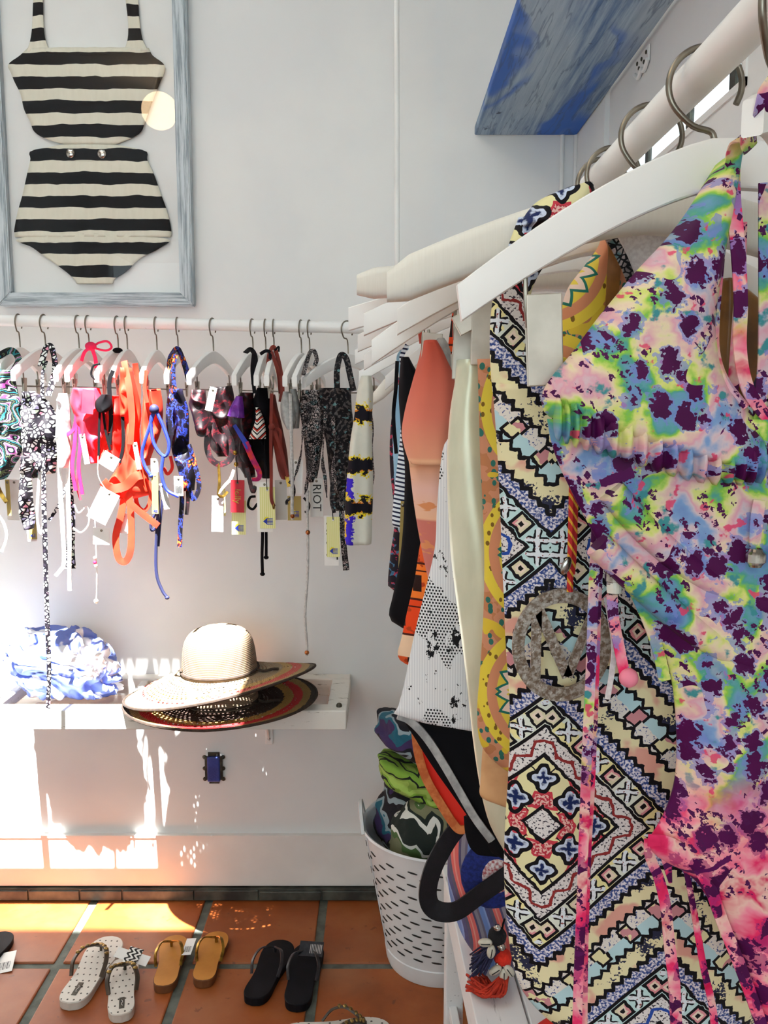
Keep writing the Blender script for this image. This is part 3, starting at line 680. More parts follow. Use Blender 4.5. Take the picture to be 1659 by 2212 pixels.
# ---------------------------------------------------------------- hanging bar on the back wall
BARY = 2.30
bl = W(-120, 689.5, BARY); br = W(868, 710, BARY); dirb = (br - bl).normalized()
b0 = bl + dirb * -0.75; b1 = br
t = thing('hanging_bar', 'white painted hanging bar with a thin drop rod in front of the back wall', 'clothes rail', b0)
tube('bar', [b0, b1], 0.0148, MT['rod'], t, seg=16, m=1)
tube('drop_rod', [(b1.x - 0.012, BARY, b1.z), (b1.x - 0.018, BARY, CEIL)], 0.0068, MT['white'], t, seg=10, m=1)
tube('drop_rod', [(b0.x + 0.03, BARY, b0.z), (b0.x + 0.03, BARY, CEIL)], 0.0068, MT['white'], t, seg=10, m=1)
ball('end_cap', b1, 0.0155, MT['white'], t)
def bar_at(px):
    d = ray(px, 700); X = d.x * BARY / d.y; s = (X - b0.x) / (b1.x - b0.x); return b0 + (b1 - b0) * s

# ---------------------------------------------------------------- right-hand rack rod
ROD = Vector((0.24, 0, 1.745)); RODR = 0.0148
t = thing('clothes_rod', 'thick white painted clothes rod along the right wall', 'clothes rail', (ROD.x, 2.45, ROD.z))
tube('rod', [(ROD.x, -0.6, ROD.z), (ROD.x, 2.30, ROD.z)], RODR, MT['rod'], t, seg=24, m=1)
for y in (-0.58, 2.28):
    V, F = merge([box_geo(ROD.x - 0.01, RIGHT - 0.013, y - 0.012, y + 0.012, ROD.z - 0.028, ROD.z - 0.014), box_geo(RIGHT - 0.02, RIGHT - 0.013, y - 0.012, y + 0.012, ROD.z - 0.12, ROD.z + 0.02)])
    mesh('rod_bracket', V, F, MT['white'], t)

# ---------------------------------------------------------------- hangers
def hook_pts(rr, stem, wr, rad):
    c = -(rad - rr - wr)
    R0 = rad; pts = []
    for k in range(0, 13):
        a = R(-38 + k * 21.0); pts.append((R0 * math.cos(a), 0, c + R0 * math.sin(a)))
    pts += [(-0.012, 0, c - rad * 1.02), (0.0, 0, c - rad * 1.22), (0.003, 0, min(stem + 0.004, c - rad * 1.42)), (0.003, 0, min(stem, c - rad * 1.5) - 0.012)]
    return pts
def arm_geo(hw, drop, h, tip_h, th, ztop, e=1.45, n=25, padded=False):
    V, F = [], []; seg = 12
    for i in range(n):
        s = -1 + 2 * i / (n - 1); x = s * hw; top = ztop - drop * abs(s) ** e; hh = h + (tip_h - h) * abs(s) ** 1.3; hy = th / 2
        if padded:
            endk = 1 - 0.34 * max(0.0, (abs(s) - 0.93) / 0.07) ** 2.4
            hh *= endk; hy *= endk
        zc_ = top - (h + (tip_h - h) * abs(s) ** 1.3) / 2
        for k in range(seg):
            a = 2 * math.pi * (k + 0.5) / seg; ca, sa = math.cos(a), math.sin(a); ex = 0.55 if padded else 0.22
            V.append((x, math.copysign(abs(ca) ** ex, ca) * hy, zc_ + math.copysign(abs(sa) ** ex, sa) * hh / 2))
    for i in range(n - 1):
        for k in range(seg): F.append((i * seg + k, i * seg + (k + 1) % seg, (i + 1) * seg + (k + 1) % seg, (i + 1) * seg + k))
    F.append(tuple(range(seg))[::-1]); F.append(tuple((n - 1) * seg + k for k in range(seg))); return V, F
def clip_parts(parent, x, z, k=1.0, ang=0.0, y=0.0):
    """A sprung metal clip hanging on two wires; x, z local."""
    c = bpy.data.objects.new('clip', None); COL.objects.link(c); c.parent = parent; c.location = (x, y, z); c.rotation_euler = (0, ang, 0)
    w, h = 0.0138 * k, 0.070 * k
    for sy in (-1, 1):
        v, f = box_geo(-w, w, sy * 0.0055 * k - 0.001, sy * 0.0055 * k + 0.001, -h, 0.0, 0.0009)
        v = [(p[0], p[1] + sy * (-0.0025) * ((-p[2]) / h), p[2]) for p in v]
        mesh('clip_jaw', v, f, MT['clip'], c, local=True)
    tube('clip_spring', [(-w * 0.7, 0, -h * 0.35), (w * 0.7, 0, -h * 0.35)], 0.003 * k, MT['wire'], c, m=1, local=True)
    tube('clip_wire', [(-w * 0.9, 0, -h * 0.35), (-w * 0.98, -0.003, -0.01), (-w * 0.98, -0.003, 0.012), (-w * 0.98, 0, 0.034)], 0.0019, MT['wire'], c, seg=6, local=True)
    return c
HNG = {}
def hanger(name, label, loc, hw, drop, h, tip_h, th, ztop, yaw=0.0, roll=0.0, padded=False, group=None, rr=RODR, wr=0.0025, hookr=0.0275, e=1.45, clips=(), catname='hanger', bar=None):
    t = thing(name, label, catname, loc, group, rot=(0, roll, yaw))
    key = (round(hw, 3), round(drop, 3), h, tip_h, th, ztop, padded, e)
    if key in HNG:
        o = bpy.data.objects.new('hanger_arm', HNG[key]); COL.objects.link(o); o.parent = t
    else:
        V, F = arm_geo(hw, drop, h, tip_h, th, ztop, e, padded=padded); o = mesh('hanger_arm', V, F, MT['linen' if padded else 'hanger'], t, local=True)
        autosmooth(o, 60 if padded else 38); HNG[key] = o.data
    tube('hook', hook_pts(rr, ztop, wr, hookr), wr, MT['wire'], t, seg=8, m=3, local=True)
    for (cx, cz, ck, ca) in clips: clip_parts(t, cx, cz, ck, ca)
    if bar: tube('clip_bar', [(-bar[0], 0, bar[1]), (bar[0], 0, bar[1])], 0.0018, MT['wire'], t, seg=6, m=1, local=True)
    return t
GR = 'hangers on the rod along the right wall'
def rack(Y, tip_px, tip_py, label, yaw=0.0, roll=0.0, padded=False, ztop=-0.050, h=0.037, tip_h=0.028, th=0.013, drop=None, clips=(), name=None, bar=None, cpx=()):
    clips = list(clips) + [(W(a, b, Y).x - ROD.x, W(a, b, Y).z - ROD.z, c, d) for a, b, c, d in cpx]
    p = W(tip_px, tip_py, Y); hw = ROD.x - p.x
    dz = (ROD.z + ztop) - (p.z + tip_h / 2) + hw * math.sin(roll)
    return hanger(name or ('padded_hanger' if padded else 'clip_hanger'), label, (ROD.x, Y, ROD.z), hw / max(0.2, math.cos(yaw)), max(0.02, dz), h, tip_h, th, ztop, yaw, roll, padded, GR, clips=clips, bar=bar)
hanger('clip_hanger', 'slim white hanger with its hook nearest the camera at the right edge', (ROD.x, 0.575, ROD.z), 0.034, 0.012, 0.026, 0.022, 0.013, -0.056, yaw=R(50), group=GR)
rack(0.70, 930, 660, 'white hanger with broad arm carrying the purple tie-dye swimsuit', roll=R(-8), clips=((-0.139, -0.146, 1.0, R(5)), (0.13, -0.12, 1.0, R(8))))
rack(0.83, 836, 621, 'padded cream linen hanger holding the geometric print swimsuit', padded=True, h=0.045, tip_h=0.040, th=0.034)
rack(0.965, 858, 696, 'white hanger just below the larger padded cream hanger', cpx=((1046, 648, 0.98, 0), (1086, 652, 0.80, R(62)), (1500, 660, 0.98, 0)))
rack(1.01, 803, 762, 'white hanger with long low arm above the coral swimsuit', h=0.034, cpx=((1007, 690, 0.95, R(2)), (1450, 690, 0.95, 0)))
rack(1.14, 786, 702, 'second highest plain white hanger end beside the small padded hanger', h=0.034, cpx=((955, 768, 1.0, R(-7)), (935, 720, 0.9, R(5))))
rack(1.23, 771, 606, 'shorter padded cream hanger, highest and furthest left on the rack', padded=True, h=0.045, tip_h=0.040, th=0.034, drop=0.05)
rack(1.33, 753, 690, 'white hanger reaching furthest left in front of the back bar end', h=0.036, tip_h=0.034)
rack(1.46, 773, 742, 'white hanger end half hidden under the two upper plain hangers', h=0.034)
rack(1.58, 786, 783, 'white hanger end low on the rack behind the long low arm', h=0.034)
rack(1.70, 767, 772, 'thin white hanger end, lowest on the left of the stack', h=0.032)
rack(1.82, 832, 828, 'small white hanger end beside dark clips over the black swimsuit', h=0.034, clips=((-0.16, -0.22, 0.9, 0), (-0.13, -0.22, 0.9, 0)))
rack(1.94, 806, 862, 'small padded hanger end below all the other rack hangers', padded=True, h=0.045, tip_h=0.04, th=0.034)
rack(2.08, 776, 815, 'white hanger at the far end carrying the cream ink-blot garment', h=0.034)

# ---------------------------------------------------------------- blue board on the right wall
be = W(1025, 292, BACK - 0.004); bw = W(1255, 292, BACK - 0.004).x
bdz = be.z
o = box('wall_shelf', (be.x, RIGHT - 0.014, 0.55, BACK - 0.004, bdz, bdz + 0.024), MT['bluewood'], None, c=0.003)
tag(o, 'blue washed wooden board shelf high on the right wall', 'shelf')
for Y in (WX(1385, 150, RIGHT - 0.006).y, 0.9):
    t = thing('shelf_bracket', 'small ornate white metal bracket under the blue board' if Y > 1.5 else 'second white metal bracket under the near end of the blue board', 'bracket', (RIGHT - 0.001, Y, bdz - 0.1))
    zt = bdz - 0.002
    box('bracket_plate', (RIGHT - 0.005, RIGHT - 0.001, Y - 0.045, Y + 0.045, zt - 0.032, zt), MT['white'], t, c=0.0015)
    tube('bracket_scroll', [(RIGHT - 0.006, Y - 0.045, zt - 0.03), (RIGHT - 0.006, Y - 0.02, zt - 0.044), (RIGHT - 0.006, Y, zt - 0.034), (RIGHT - 0.006, Y + 0.02, zt - 0.044), (RIGHT - 0.006, Y + 0.045, zt - 0.03)], 0.0045, MT['white'], t)
    for (a, c) in ((-0.032, -0.012), (0.032, -0.012), (-0.018, -0.026), (0.018, -0.026), (0.0, -0.014)):
        ball('screw', (RIGHT - 0.006, Y + a, zt + c), 0.0045, MT['ironblack'], t, (0.5, 1, 1), u=8, v=6)

# ---------------------------------------------------------------- shelf made of an old window sash
SZ = 0.70; SF = 2.216; SX1 = -0.098; SX0 = -1.62; ST = 0.052
t = thing('sash_shelf', 'old chipped white window sash used as a wall shelf with glass panes', 'shelf', ((SX0 + SX1) / 2, BACK, SZ - ST))
box('sash_rail', (SX0, SX1, SF, SF + 0.052, SZ - ST, SZ), MT['oldpaint'], t, c=0.003)
box('sash_rail', (SX0, SX1, BACK - 0.05, BACK - 0.001, SZ - ST, SZ), MT['oldpaint'], t, c=0.003)
box('sash_stile', (SX1 - 0.052, SX1 + 0.001, SF + 0.0525, BACK - 0.0505, SZ - ST, SZ), MT['oldpaint'], t, c=0.003)
box('sash_stile', (SX0, SX0 + 0.052, SF + 0.0525, BACK - 0.0505, SZ - ST, SZ), MT['oldpaint'], t, c=0.003)
mx = [-0.345, -0.69, -1.035, -1.38]
for x in mx: box('muntin', (x - 0.011, x + 0.011, SF + 0.0525, BACK - 0.0505, SZ - 0.038, SZ - 0.004), MT['oldpaint'], t, c=0.004)
ed = [SX1 - 0.052] + [x for x in mx] + [SX0 + 0.052]
for a, c in zip(ed[:-1], ed[1:]):
    box('sash_pane', (c + 0.008, a - 0.008, SF + 0.046, BACK - 0.044, SZ - 0.026, SZ - 0.022), MT['pane'], t)
ball('latch', (SX1 - 0.02, SF + 0.03, SZ + 0.003), 0.008, MT['ironblack'], t)
for px, nm in ((583, 'white L-shaped bracket under the sash shelf right of the blue socket'), (-260, 'white L-shaped bracket under the far left of the sash shelf')):
    x = W(px, 1640, BACK).x
    t = thing('shelf_support', nm, 'bracket', (x, BACK, 0.45))
    box('bracket_leg', (x - 0.011, x + 0.011, BACK - 0.012, BACK - 0.001, 0.485, SZ - ST - 0.001), MT['white'], t, c=0.003)
    box('bracket_arm', (x - 0.011, x + 0.011, SF + 0.03, BACK - 0.0125, SZ - ST - 0.010, SZ - ST - 0.0005), MT['white'], t, c=0.003)
    V, F = prism_geo([(0, 0), (0.11, 0), (0, -0.14)], -0.002, 0.002); V = [(x + p[1], BACK - 0.012 - p[0], SZ - ST - 0.01 + p[2]) for p in V]
    mesh('bracket_web', V, F, MT['white'], t)
    ball('screw', (x, BACK - 0.013, 0.505), 0.004, MT['ironblack'], t, u=8, v=6)

# ---------------------------------------------------------------- hats
def hat(name, label, loc, rx, ry, rimfn, brim_mat, rot=None, dome_h=0.125, crown_r=0.098):
    t = thing(name, label, 'hat', loc, rot=rot)
    prof = [(crown_r + (1 - crown_r) * 0, 0)]
    rings = 18; V, F = [], []; seg = 72
    for lay in (0, 1):
        for i in range(rings):
            f = i / (rings - 1)
            for k in range(seg):
                a = 2 * math.pi * k / seg
                r0 = crown_r - 0.004; rr = 1 / math.sqrt((math.cos(a) / rx) ** 2 + (math.sin(a) / ry) ** 2); r = r0 + (rr - r0) * f
                z = rimfn(f, a) + 0.0015 * math.sin(f * 60) + (-0.0022 if lay else 0)
                V.append((r * math.cos(a), r * math.sin(a), z))
    for lay in (0, 1):
        o_ = lay * rings * seg
        for i in range(rings - 1):
            for k in range(seg): F.append((o_ + i * seg + k, o_ + i * seg + (k + 1) % seg, o_ + (i + 1) * seg + (k + 1) % seg, o_ + (i + 1) * seg + k))
    for i in (0, rings - 1):
        for k in range(seg): F.append((i * seg + k, i * seg + (k + 1) % seg, (rings + i) * seg + (k + 1) % seg, (rings + i) * seg + k))
    mesh('brim', V, F, brim_mat, t, smooth=True, local=True)
    pr = [(crown_r + 0.002, -0.001), (crown_r, 0.012), (crown_r * 0.985, 0.035), (crown_r * 0.96, 0.06), (crown_r * 0.90, 0.085), (crown_r * 0.78, 0.104), (crown_r * 0.6, 0.116), (crown_r * 0.35, 0.1225), (0.012, dome_h), (0.001, dome_h)]
    pr = [(a, b * dome_h / 0.125) for a, b in cat(pr, 4)]
    V, F = lathe_geo(pr, seg=48); mesh('crown', V, F, MT['crown'], t, smooth=True, local=True)
    pts = [((rx + 0.001) * math.cos(a) , (ry + 0.001) * math.sin(a), rimfn(1, a)) for a in [2 * math.pi * k / 60 for k in range(61)]]
    tube('rim_binding', pts, 0.0035, MT['hatcord'], t, seg=6, m=1, local=True)
    pts = [((crown_r + 0.003) * math.cos(a), (crown_r + 0.003) * math.sin(a), 0.008) for a in [2 * math.pi * k / 40 for k in range(41)]]
    bd = tube('hat_band', pts, 0.0035, MT['hatcord'], t, seg=6, m=1, local=True)
    tube('band_knot', [(crown_r + 0.004, -0.02, 0.008), (crown_r + 0.022, -0.03, 0.006), (crown_r + 0.045, -0.035, 0.012), (crown_r + 0.06, -0.028, 0.010)], 0.004, MT['hatcord'], bd, seg=6, local=True)
    return t
hc = W(478, 1500, 2.30)
HX = WZ(478, 1506, SZ + 0.02); HY = 2.262
hx = W(478, 1506, HY).x
hat('sun_hat', 'lower wide straw sun hat, shade coloured into its inside, red and ochre rim, on the sash shelf', (hx, HY, SZ + 0.012), 0.252, 0.222, lambda f, a: 0.012 * f * f * max(0, math.cos(a)) + 0.002, MT['straw_shaded'], dome_h=0.06)
def rim2(f, a):
    return f ** 1.3 * (-0.036 + 0.036 * math.cos(a) - 0.030 * math.sin(a) + 0.008 * math.cos(2 * a + 0.6))
hat('sun_hat', 'upper straw sun hat with rounded crown and dark cord band', (hx - 0.002, HY, SZ + 0.092), 0.25, 0.218, rim2, MT['straw'], rot=(R(0), R(-1.5), R(0)), dome_h=0.122)

# ---------------------------------------------------------------- scarf bundle
sc_c = W(140, 1462, 2.36)
bm = bmesh.new(); bmesh.ops.create_icosphere(bm, subdivisions=6, radius=1.0)
for v in bm.verts:
    p = v.co.copy(); wv = Vector((mnoise.noise(p * 1.3 + Vector((4, 1, 0))), mnoise.noise(p * 1.3 + Vector((9, 5, 2))), mnoise.noise(p * 1.3 + Vector((1, 8, 6))))) * 0.9
    q0 = p + wv; ridge = abs(mnoise.noise(Vector((q0.x * 1.5 + q0.z * 1.2, q0.y * 1.6, q0.z * 1.4 - q0.x * 0.5)) + Vector((1, 7, 3))))
    ridge2 = abs(mnoise.noise(Vector((q0.x * 3.2 - q0.z * 2.4, q0.y * 2.6, q0.z * 2.2)) + Vector((5, 2, 8))))
    k = 1.06 - 0.62 * (0.34 - min(0.34, ridge)) - 0.30 * (0.25 - min(0.25, ridge2)) + 0.14 * mnoise.noise(p * 1.1)
    q = Vector((p.x * 0.150, p.y * 0.115, p.z * 0.105)) * k
    if p.x < -0.1 and p.z > -0.3: q += Vector((-0.05, 0, 0.012)) * max(0, -p.x - 0.1) * (0.5 + p.z)
    if p.x > 0.3: q.z -= 0.05 * (p.x - 0.3)
    q.z = max(q.z, -0.074); v.co = q
o_me = bpy.data.meshes.new('scarf'); bm.to_mesh(o_me); bm.free()
for p in o_me.polygons: p.use_smooth = True
o_me.materials.append(MT['scarf']); o = bpy.data.objects.new('scarf', o_me); COL.objects.link(o); o.location = (sc_c.x, 2.375, SZ + 0.0745)
tag(o, 'crumpled periwinkle blue and white scarf on the sash shelf', 'scarf')

# ---------------------------------------------------------------- socket box
c = W(463, 1656, BACK); t = thing('electrical_box', 'blue taped electrical socket in a bare black metal bracket low on the wall', 'socket', (c.x, BACK, c.z - 0.05))
box('cover', (c.x - 0.019, c.x + 0.019, BACK - 0.016, BACK - 0.004, c.z - 0.042, c.z + 0.036), MT['bluetape'], t, c=0.004)
V, F = merge([box_geo(c.x - 0.026, c.x - 0.019, BACK - 0.012, BACK - 0.001, c.z - 0.036, c.z + 0.034), box_geo(c.x + 0.019, c.x + 0.026, BACK - 0.012, BACK - 0.001, c.z - 0.036, c.z + 0.034),
              box_geo(c.x - 0.017, c.x + 0.017, BACK - 0.007, BACK - 0.001, c.z + 0.034, c.z + 0.046), box_geo(c.x - 0.015, c.x + 0.015, BACK - 0.007, BACK - 0.001, c.z - 0.05, c.z - 0.04)])
mesh('metal_bracket', V, F, MT['ironblack'], t)
for sx in (-1, 1):
    for sz in (-0.036, -0.003, 0.032): ball('bracket_ear', (c.x + sx * 0.0275, BACK - 0.006, c.z + sz), 0.0065, MT['ironblack'], t, (1, 0.7, 1), u=8, v=6)

# ---------------------------------------------------------------- basket and towels
BC = Vector((0.150, 2.245, 0.0)); BH = 0.375; RT, RB = 0.205, 0.140
t = thing('olive_basket', 'white enamel metal basket with rows of dark slots, full of towels', 'basket', BC)
prof = [(RB - 0.01, 0.004), (RB, 0.0), (RB + 0.004, 0.012), (RB + 0.008, 0.045), (RB + 0.0055, 0.047)]
prof += [(RB + 0.006 + (RT - RB - 0.006) * k / 10, 0.047 + (BH - 0.047) * k / 10) for k in range(1, 11)]
prof += [(RT + 0.006, BH + 0.004), (RT + 0.004, BH + 0.010), (RT - 0.003, BH + 0.006), (RT - 0.006, BH)]
prof += [(RT - 0.006 - (RT - RB) * k / 6, BH - (BH - 0.01) * k / 6) for k in range(1, 7)] + [(0.001, 0.008)]
V, F = lathe_geo(prof, seg=64); autosmooth(mesh('basket_body', V, F, MT['enamel'], t, local=True), 35)
nr = 15; slot_me = None
for rI in range(nr):
    z = 0.075 + rI * (0.262 / (nr - 1)); rr = RB + 0.006 + (RT - RB - 0.006) * (z - 0.047) / (BH - 0.047)
    ncol = 11
    for cI in range(ncol):
        a = R(150) + R(210) * (cI + (0.5 if rI % 2 else 0)) / ncol + rnd.uniform(-0.02, 0.02)
        if slot_me is None:
            n = 10; pts = [(0.0135 * math.cos(2 * math.pi * q / n) , 0.0022 * math.sin(2 * math.pi * q / n)) for q in range(n)]
            v, f = prism_geo(pts, -0.0014, 0.0010); o = mesh('slot', v, f, MT['slot'], t, local=True); slot_me = o.data
        else:
            o = bpy.data.objects.new('slot', slot_me); COL.objects.link(o); o.parent = t
        o.location = (rr * math.cos(a), rr * math.sin(a), z); o.rotation_euler = (R(-9), 0, a - R(90) + math.pi); o.rotation_euler = (0, R(6), a + R(90))
a = R(198); V, F = tube_geo([((RB + 0.007 + (RT - RB - 0.006) * q + 0.001) * math.cos(a), (RB + 0.007 + (RT - RB - 0.006) * q + 0.001) * math.sin(a), 0.047 + (BH - 0.047) * q) for q in (0, 0.5, 1)], 0.0018, 6, 2)
mesh('seam', V, F, MT['enamel'], t, local=True)
for a0 in (180, 0):
    A = [R(a0 - 16), R(a0 - 8), R(a0), R(a0 + 8), R(a0 + 16)]; pts = [((RT + 0.008) * math.cos(a), (RT + 0.008) * math.sin(a), BH + hh) for a, hh in zip(A, (0.0, 0.045, 0.058, 0.045, 0.0))]
    ribbon('handle', [BC + Vector(p) for p in pts], 0.016, MT['enamel'], t, th=0.008, nrm=(math.cos(R(a0)), math.sin(R(a0)), 0))
def towel_obj(label, c, sx, sy, sz, rot, mat, seed, layers=3):
    bm = bmesh.new(); bmesh.ops.create_icosphere(bm, subdivisions=5, radius=1.0)
    for v in bm.verts:
        p = v.co.copy(); q = Vector([math.copysign(abs(k) ** 0.72, k) for k in p]); th = math.sin(q.z * math.pi * layers)
        kk = 0.93 + 0.05 * th + 0.10 * mnoise.noise(p * 1.8 + Vector((seed, 0, 0))) + 0.04 * mnoise.noise(p * 5 + Vector((seed, 2, 0)))
        v.co = Vector((q.x * sx * kk, q.y * sy * kk, q.z * sz * (1 + 0.12 * mnoise.noise(p * 2 + Vector((0, seed, 0))))))
    me = bpy.data.meshes.new('towel'); bm.to_mesh(me); bm.free()
    for p in me.polygons: p.use_smooth = True
    me.materials.append(mat); o = bpy.data.objects.new('towel', me); COL.objects.link(o); o.location = c; o.rotation_euler = rot
    return tag(o, label, 'towel', 'folded towels in the basket')
towel_obj('dark purple and teal folded towel on top of the basket', (0.085, 2.24, 0.612), 0.12, 0.12, 0.052, (R(-6), R(32), R(12)), MT['towel_dark'], 1.0, 2)
towel_obj('lime green scale-patterned folded towel in the middle of the basket', (0.112, 2.245, 0.495), 0.145, 0.13, 0.046, (R(-6), R(26), R(8)), MT['towel_green'], 5.0, 2)
towel_obj('black and grey zigzag towel standing upright in front of the basket', (0.135, 2.165, 0.375), 0.125, 0.075, 0.105, (R(10), R(12), 0), MT['towel_zig'], 9.0, 2)
towel_obj('navy and green towel tucked at the left inside the basket', (0.055, 2.27, 0.385), 0.07, 0.105, 0.10, (0, R(8), R(20)), MT['towel_dark'], 13.0, 3)

# ---------------------------------------------------------------- bench with the bag
BZ = 0.45; bA = WZ(953, 1866, BZ); bB = WZ(1027, 2212, BZ)
yaw = math.atan2(bB.x - bA.x, -(bB.y - bA.y)); L = 1.75; Wd = 0.37
t = thing('bench', 'white washed wooden slatted bench below the hanging clothes', 'bench', (bA.x, bA.y, 0), rot=(0, 0, yaw))
np_ = 4; pw = Wd / np_
for k in range(np_): box('plank', (0.002 + k * pw, (k + 1) * pw - 0.002, -L, 0, BZ - 0.022, BZ - rnd.uniform(0, 0.0015)), MT['greywood'], t, c=0.002, local=True)
for x in (0.004, Wd - 0.026): box('apron', (x, x + 0.022, -L + 0.02, -0.02, BZ - 0.085, BZ - 0.0225), MT['greywood'], t, c=0.002, local=True)
for y in (-0.06, -0.9, -L + 0.02):
    for x in (0.006, Wd - 0.046): box('leg', (x, x + 0.04, y, y + 0.04, 0.001, BZ - 0.0855), MT['greywood'], t, c=0.003, local=True)
for x in (0.014, Wd - 0.03): box('stretcher', (x, x + 0.018, -L + 0.06, -0.02, 0.11, 0.14), MT['greywood'], t, c=0.002, local=True)
for y in (-0.35, -0.7, -1.1): box('shelf_slat', (0.02, Wd - 0.02, y, y + 0.09, 0.14, 0.152), MT['greywood'], t, c=0.002, local=True)

bgY = 1.575
t = thing('tote_bag', 'woven blue and coral striped bag with black strap and tassels on the bench', 'bag', W(1060, 2040, bgY))
panel('bag_body', [(1770, 992, 1150), (1800, 978, 1165), (1850, 968, 1178), (1900, 967, 1186), (1950, 975, 1188), (2000, 990, 1180), (2035, 1008, 1165), (2062, 1030, 1140)], bgY, MT['bagstripe'], t, bulge=0.055, fold=0.004, freq=40, nu=34, nv=40, crump=0.006)
ribbon('handle', pxs([(1000, 1775, 1.55), (965, 1820, 1.51), (934, 1880, 1.49), (924, 1935, 1.49), (940, 1965, 1.49), (985, 1968, 1.49), (1040, 1930, 1.49), (1090, 1895, 1.495), (1150, 1850, 1.50)]), 0.034, MT['blackleather'], t, th=0.004, nrm=(0.35, -1, 0.2))
ribbon('handle', pxs([(1010, 1780, 1.61), (1050, 1700, 1.61), (1110, 1690, 1.61), (1150, 1770, 1.61)]), 0.034, MT['blackleather'], t, th=0.004)
mc = W(1066, 1888, 1.514); md = ball('medallion', mc, 0.060, MT['bluetuft'], t, (1, 0.16, 1.12), u=24, v=12)
ball('embroidery', mc + Vector((0.004, -0.006, 0.0)), 0.030, MT['whitetuft'], md, (1, 0.2, 1.2), u=16, v=10)
ch = 1.47
tube('charm_cord', pxs([(1090, 1985), (1086, 2000), (1084, 2025), (1092, 2060), (1090, 2095)], ch), 0.0018, MT['black'], t)
ball('pompom', W(1074, 2022, ch), 0.0170, MT['blackpom'], t); ball('pompom', W(1086, 2068, ch), 0.0165, MT['redpom'], t)
for px, py, r in ((1074, 2004, 0.0065), (1083, 2046, 0.0072), (1062, 2037, 0.003), (1074, 2083, 0.003), (1088, 2088, 0.003)): ball('bead', W(px, py, ch - 0.012), r, MT['silver'], t)
for px, py, an in ((1048, 2036, 90), (1061, 2056, 8), (1070, 2096, 55), (1088, 2107, 0), (1100, 2097, -35)):
    s = ball('shell', W(px, py, ch - 0.014), 0.0128, MT['shell'], t, (0.62, 0.5, 1.0), rot=Matrix.Rotation(R(an), 3, 'Y'))
    rot = Matrix.Rotation(R(an), 3, 'Y'); cc = W(px, py, ch - 0.014)
    tube('shell_slit', [cc + rot @ Vector((0, -0.0062, z)) for z in (-0.008, 0, 0.008)], 0.0009, MT['ink'], s, seg=6, m=2)
rr2 = random.Random(8); V, F = [], []
parts1, parts2 = [], []
kz = BZ + 0.012
for k in range(110):
    s = W(1090 + rr2.uniform(-6, 8), 2108 + rr2.uniform(-4, 4), ch - 0.01); e = WZ(1008 + rr2.uniform(-6, 26) + k * 0.25, 2122 + rr2.uniform(-20, 22), BZ + rr2.uniform(0.002, 0.02))
    m_ = WZ(1062 + rr2.uniform(-24, 26), 2150 + rr2.uniform(-16, 4), BZ + rr2.uniform(0.003, 0.022))
    parts1.append(tube_geo([s, m_, e], 0.0023, 5, 5))
for k in range(70):
    s = W(1078 + rr2.uniform(-6, 6), 2050 + rr2.uniform(-4, 6), ch - 0.005); e = WZ(1026 + rr2.uniform(-12, 22), 2080 + rr2.uniform(-18, 34), BZ + rr2.uniform(0.012, 0.05))
    parts2.append(tube_geo([s, (s + e) / 2 + Vector((0, 0, 0.004 + rr2.uniform(-0.006, 0.01))), e], 0.0016, 5, 4))
tag(mesh('red_tassel', *merge(parts1), MT['redwool'], t, smooth=True), kind='stuff'); tag(mesh('navy_tassel', *merge(parts2), MT['navywool'], t, smooth=True), kind='stuff')
c = WZ(1185, 2206, BZ)
V, F = ball_geo((c.x + 0.02, c.y - 0.05, BZ + 0.016), 0.05, 18, 10, (1.1, 0.8, 0.32)); V = [Vector(v) + Vector((0, 0, 0.006 * mnoise.noise(Vector(v) * 40))) for v in V]
tag(mesh('pouch', V, F, MT['redlining'], smooth=True), 'small bright red pouch lying on the bench at the bottom edge', 'pouch')
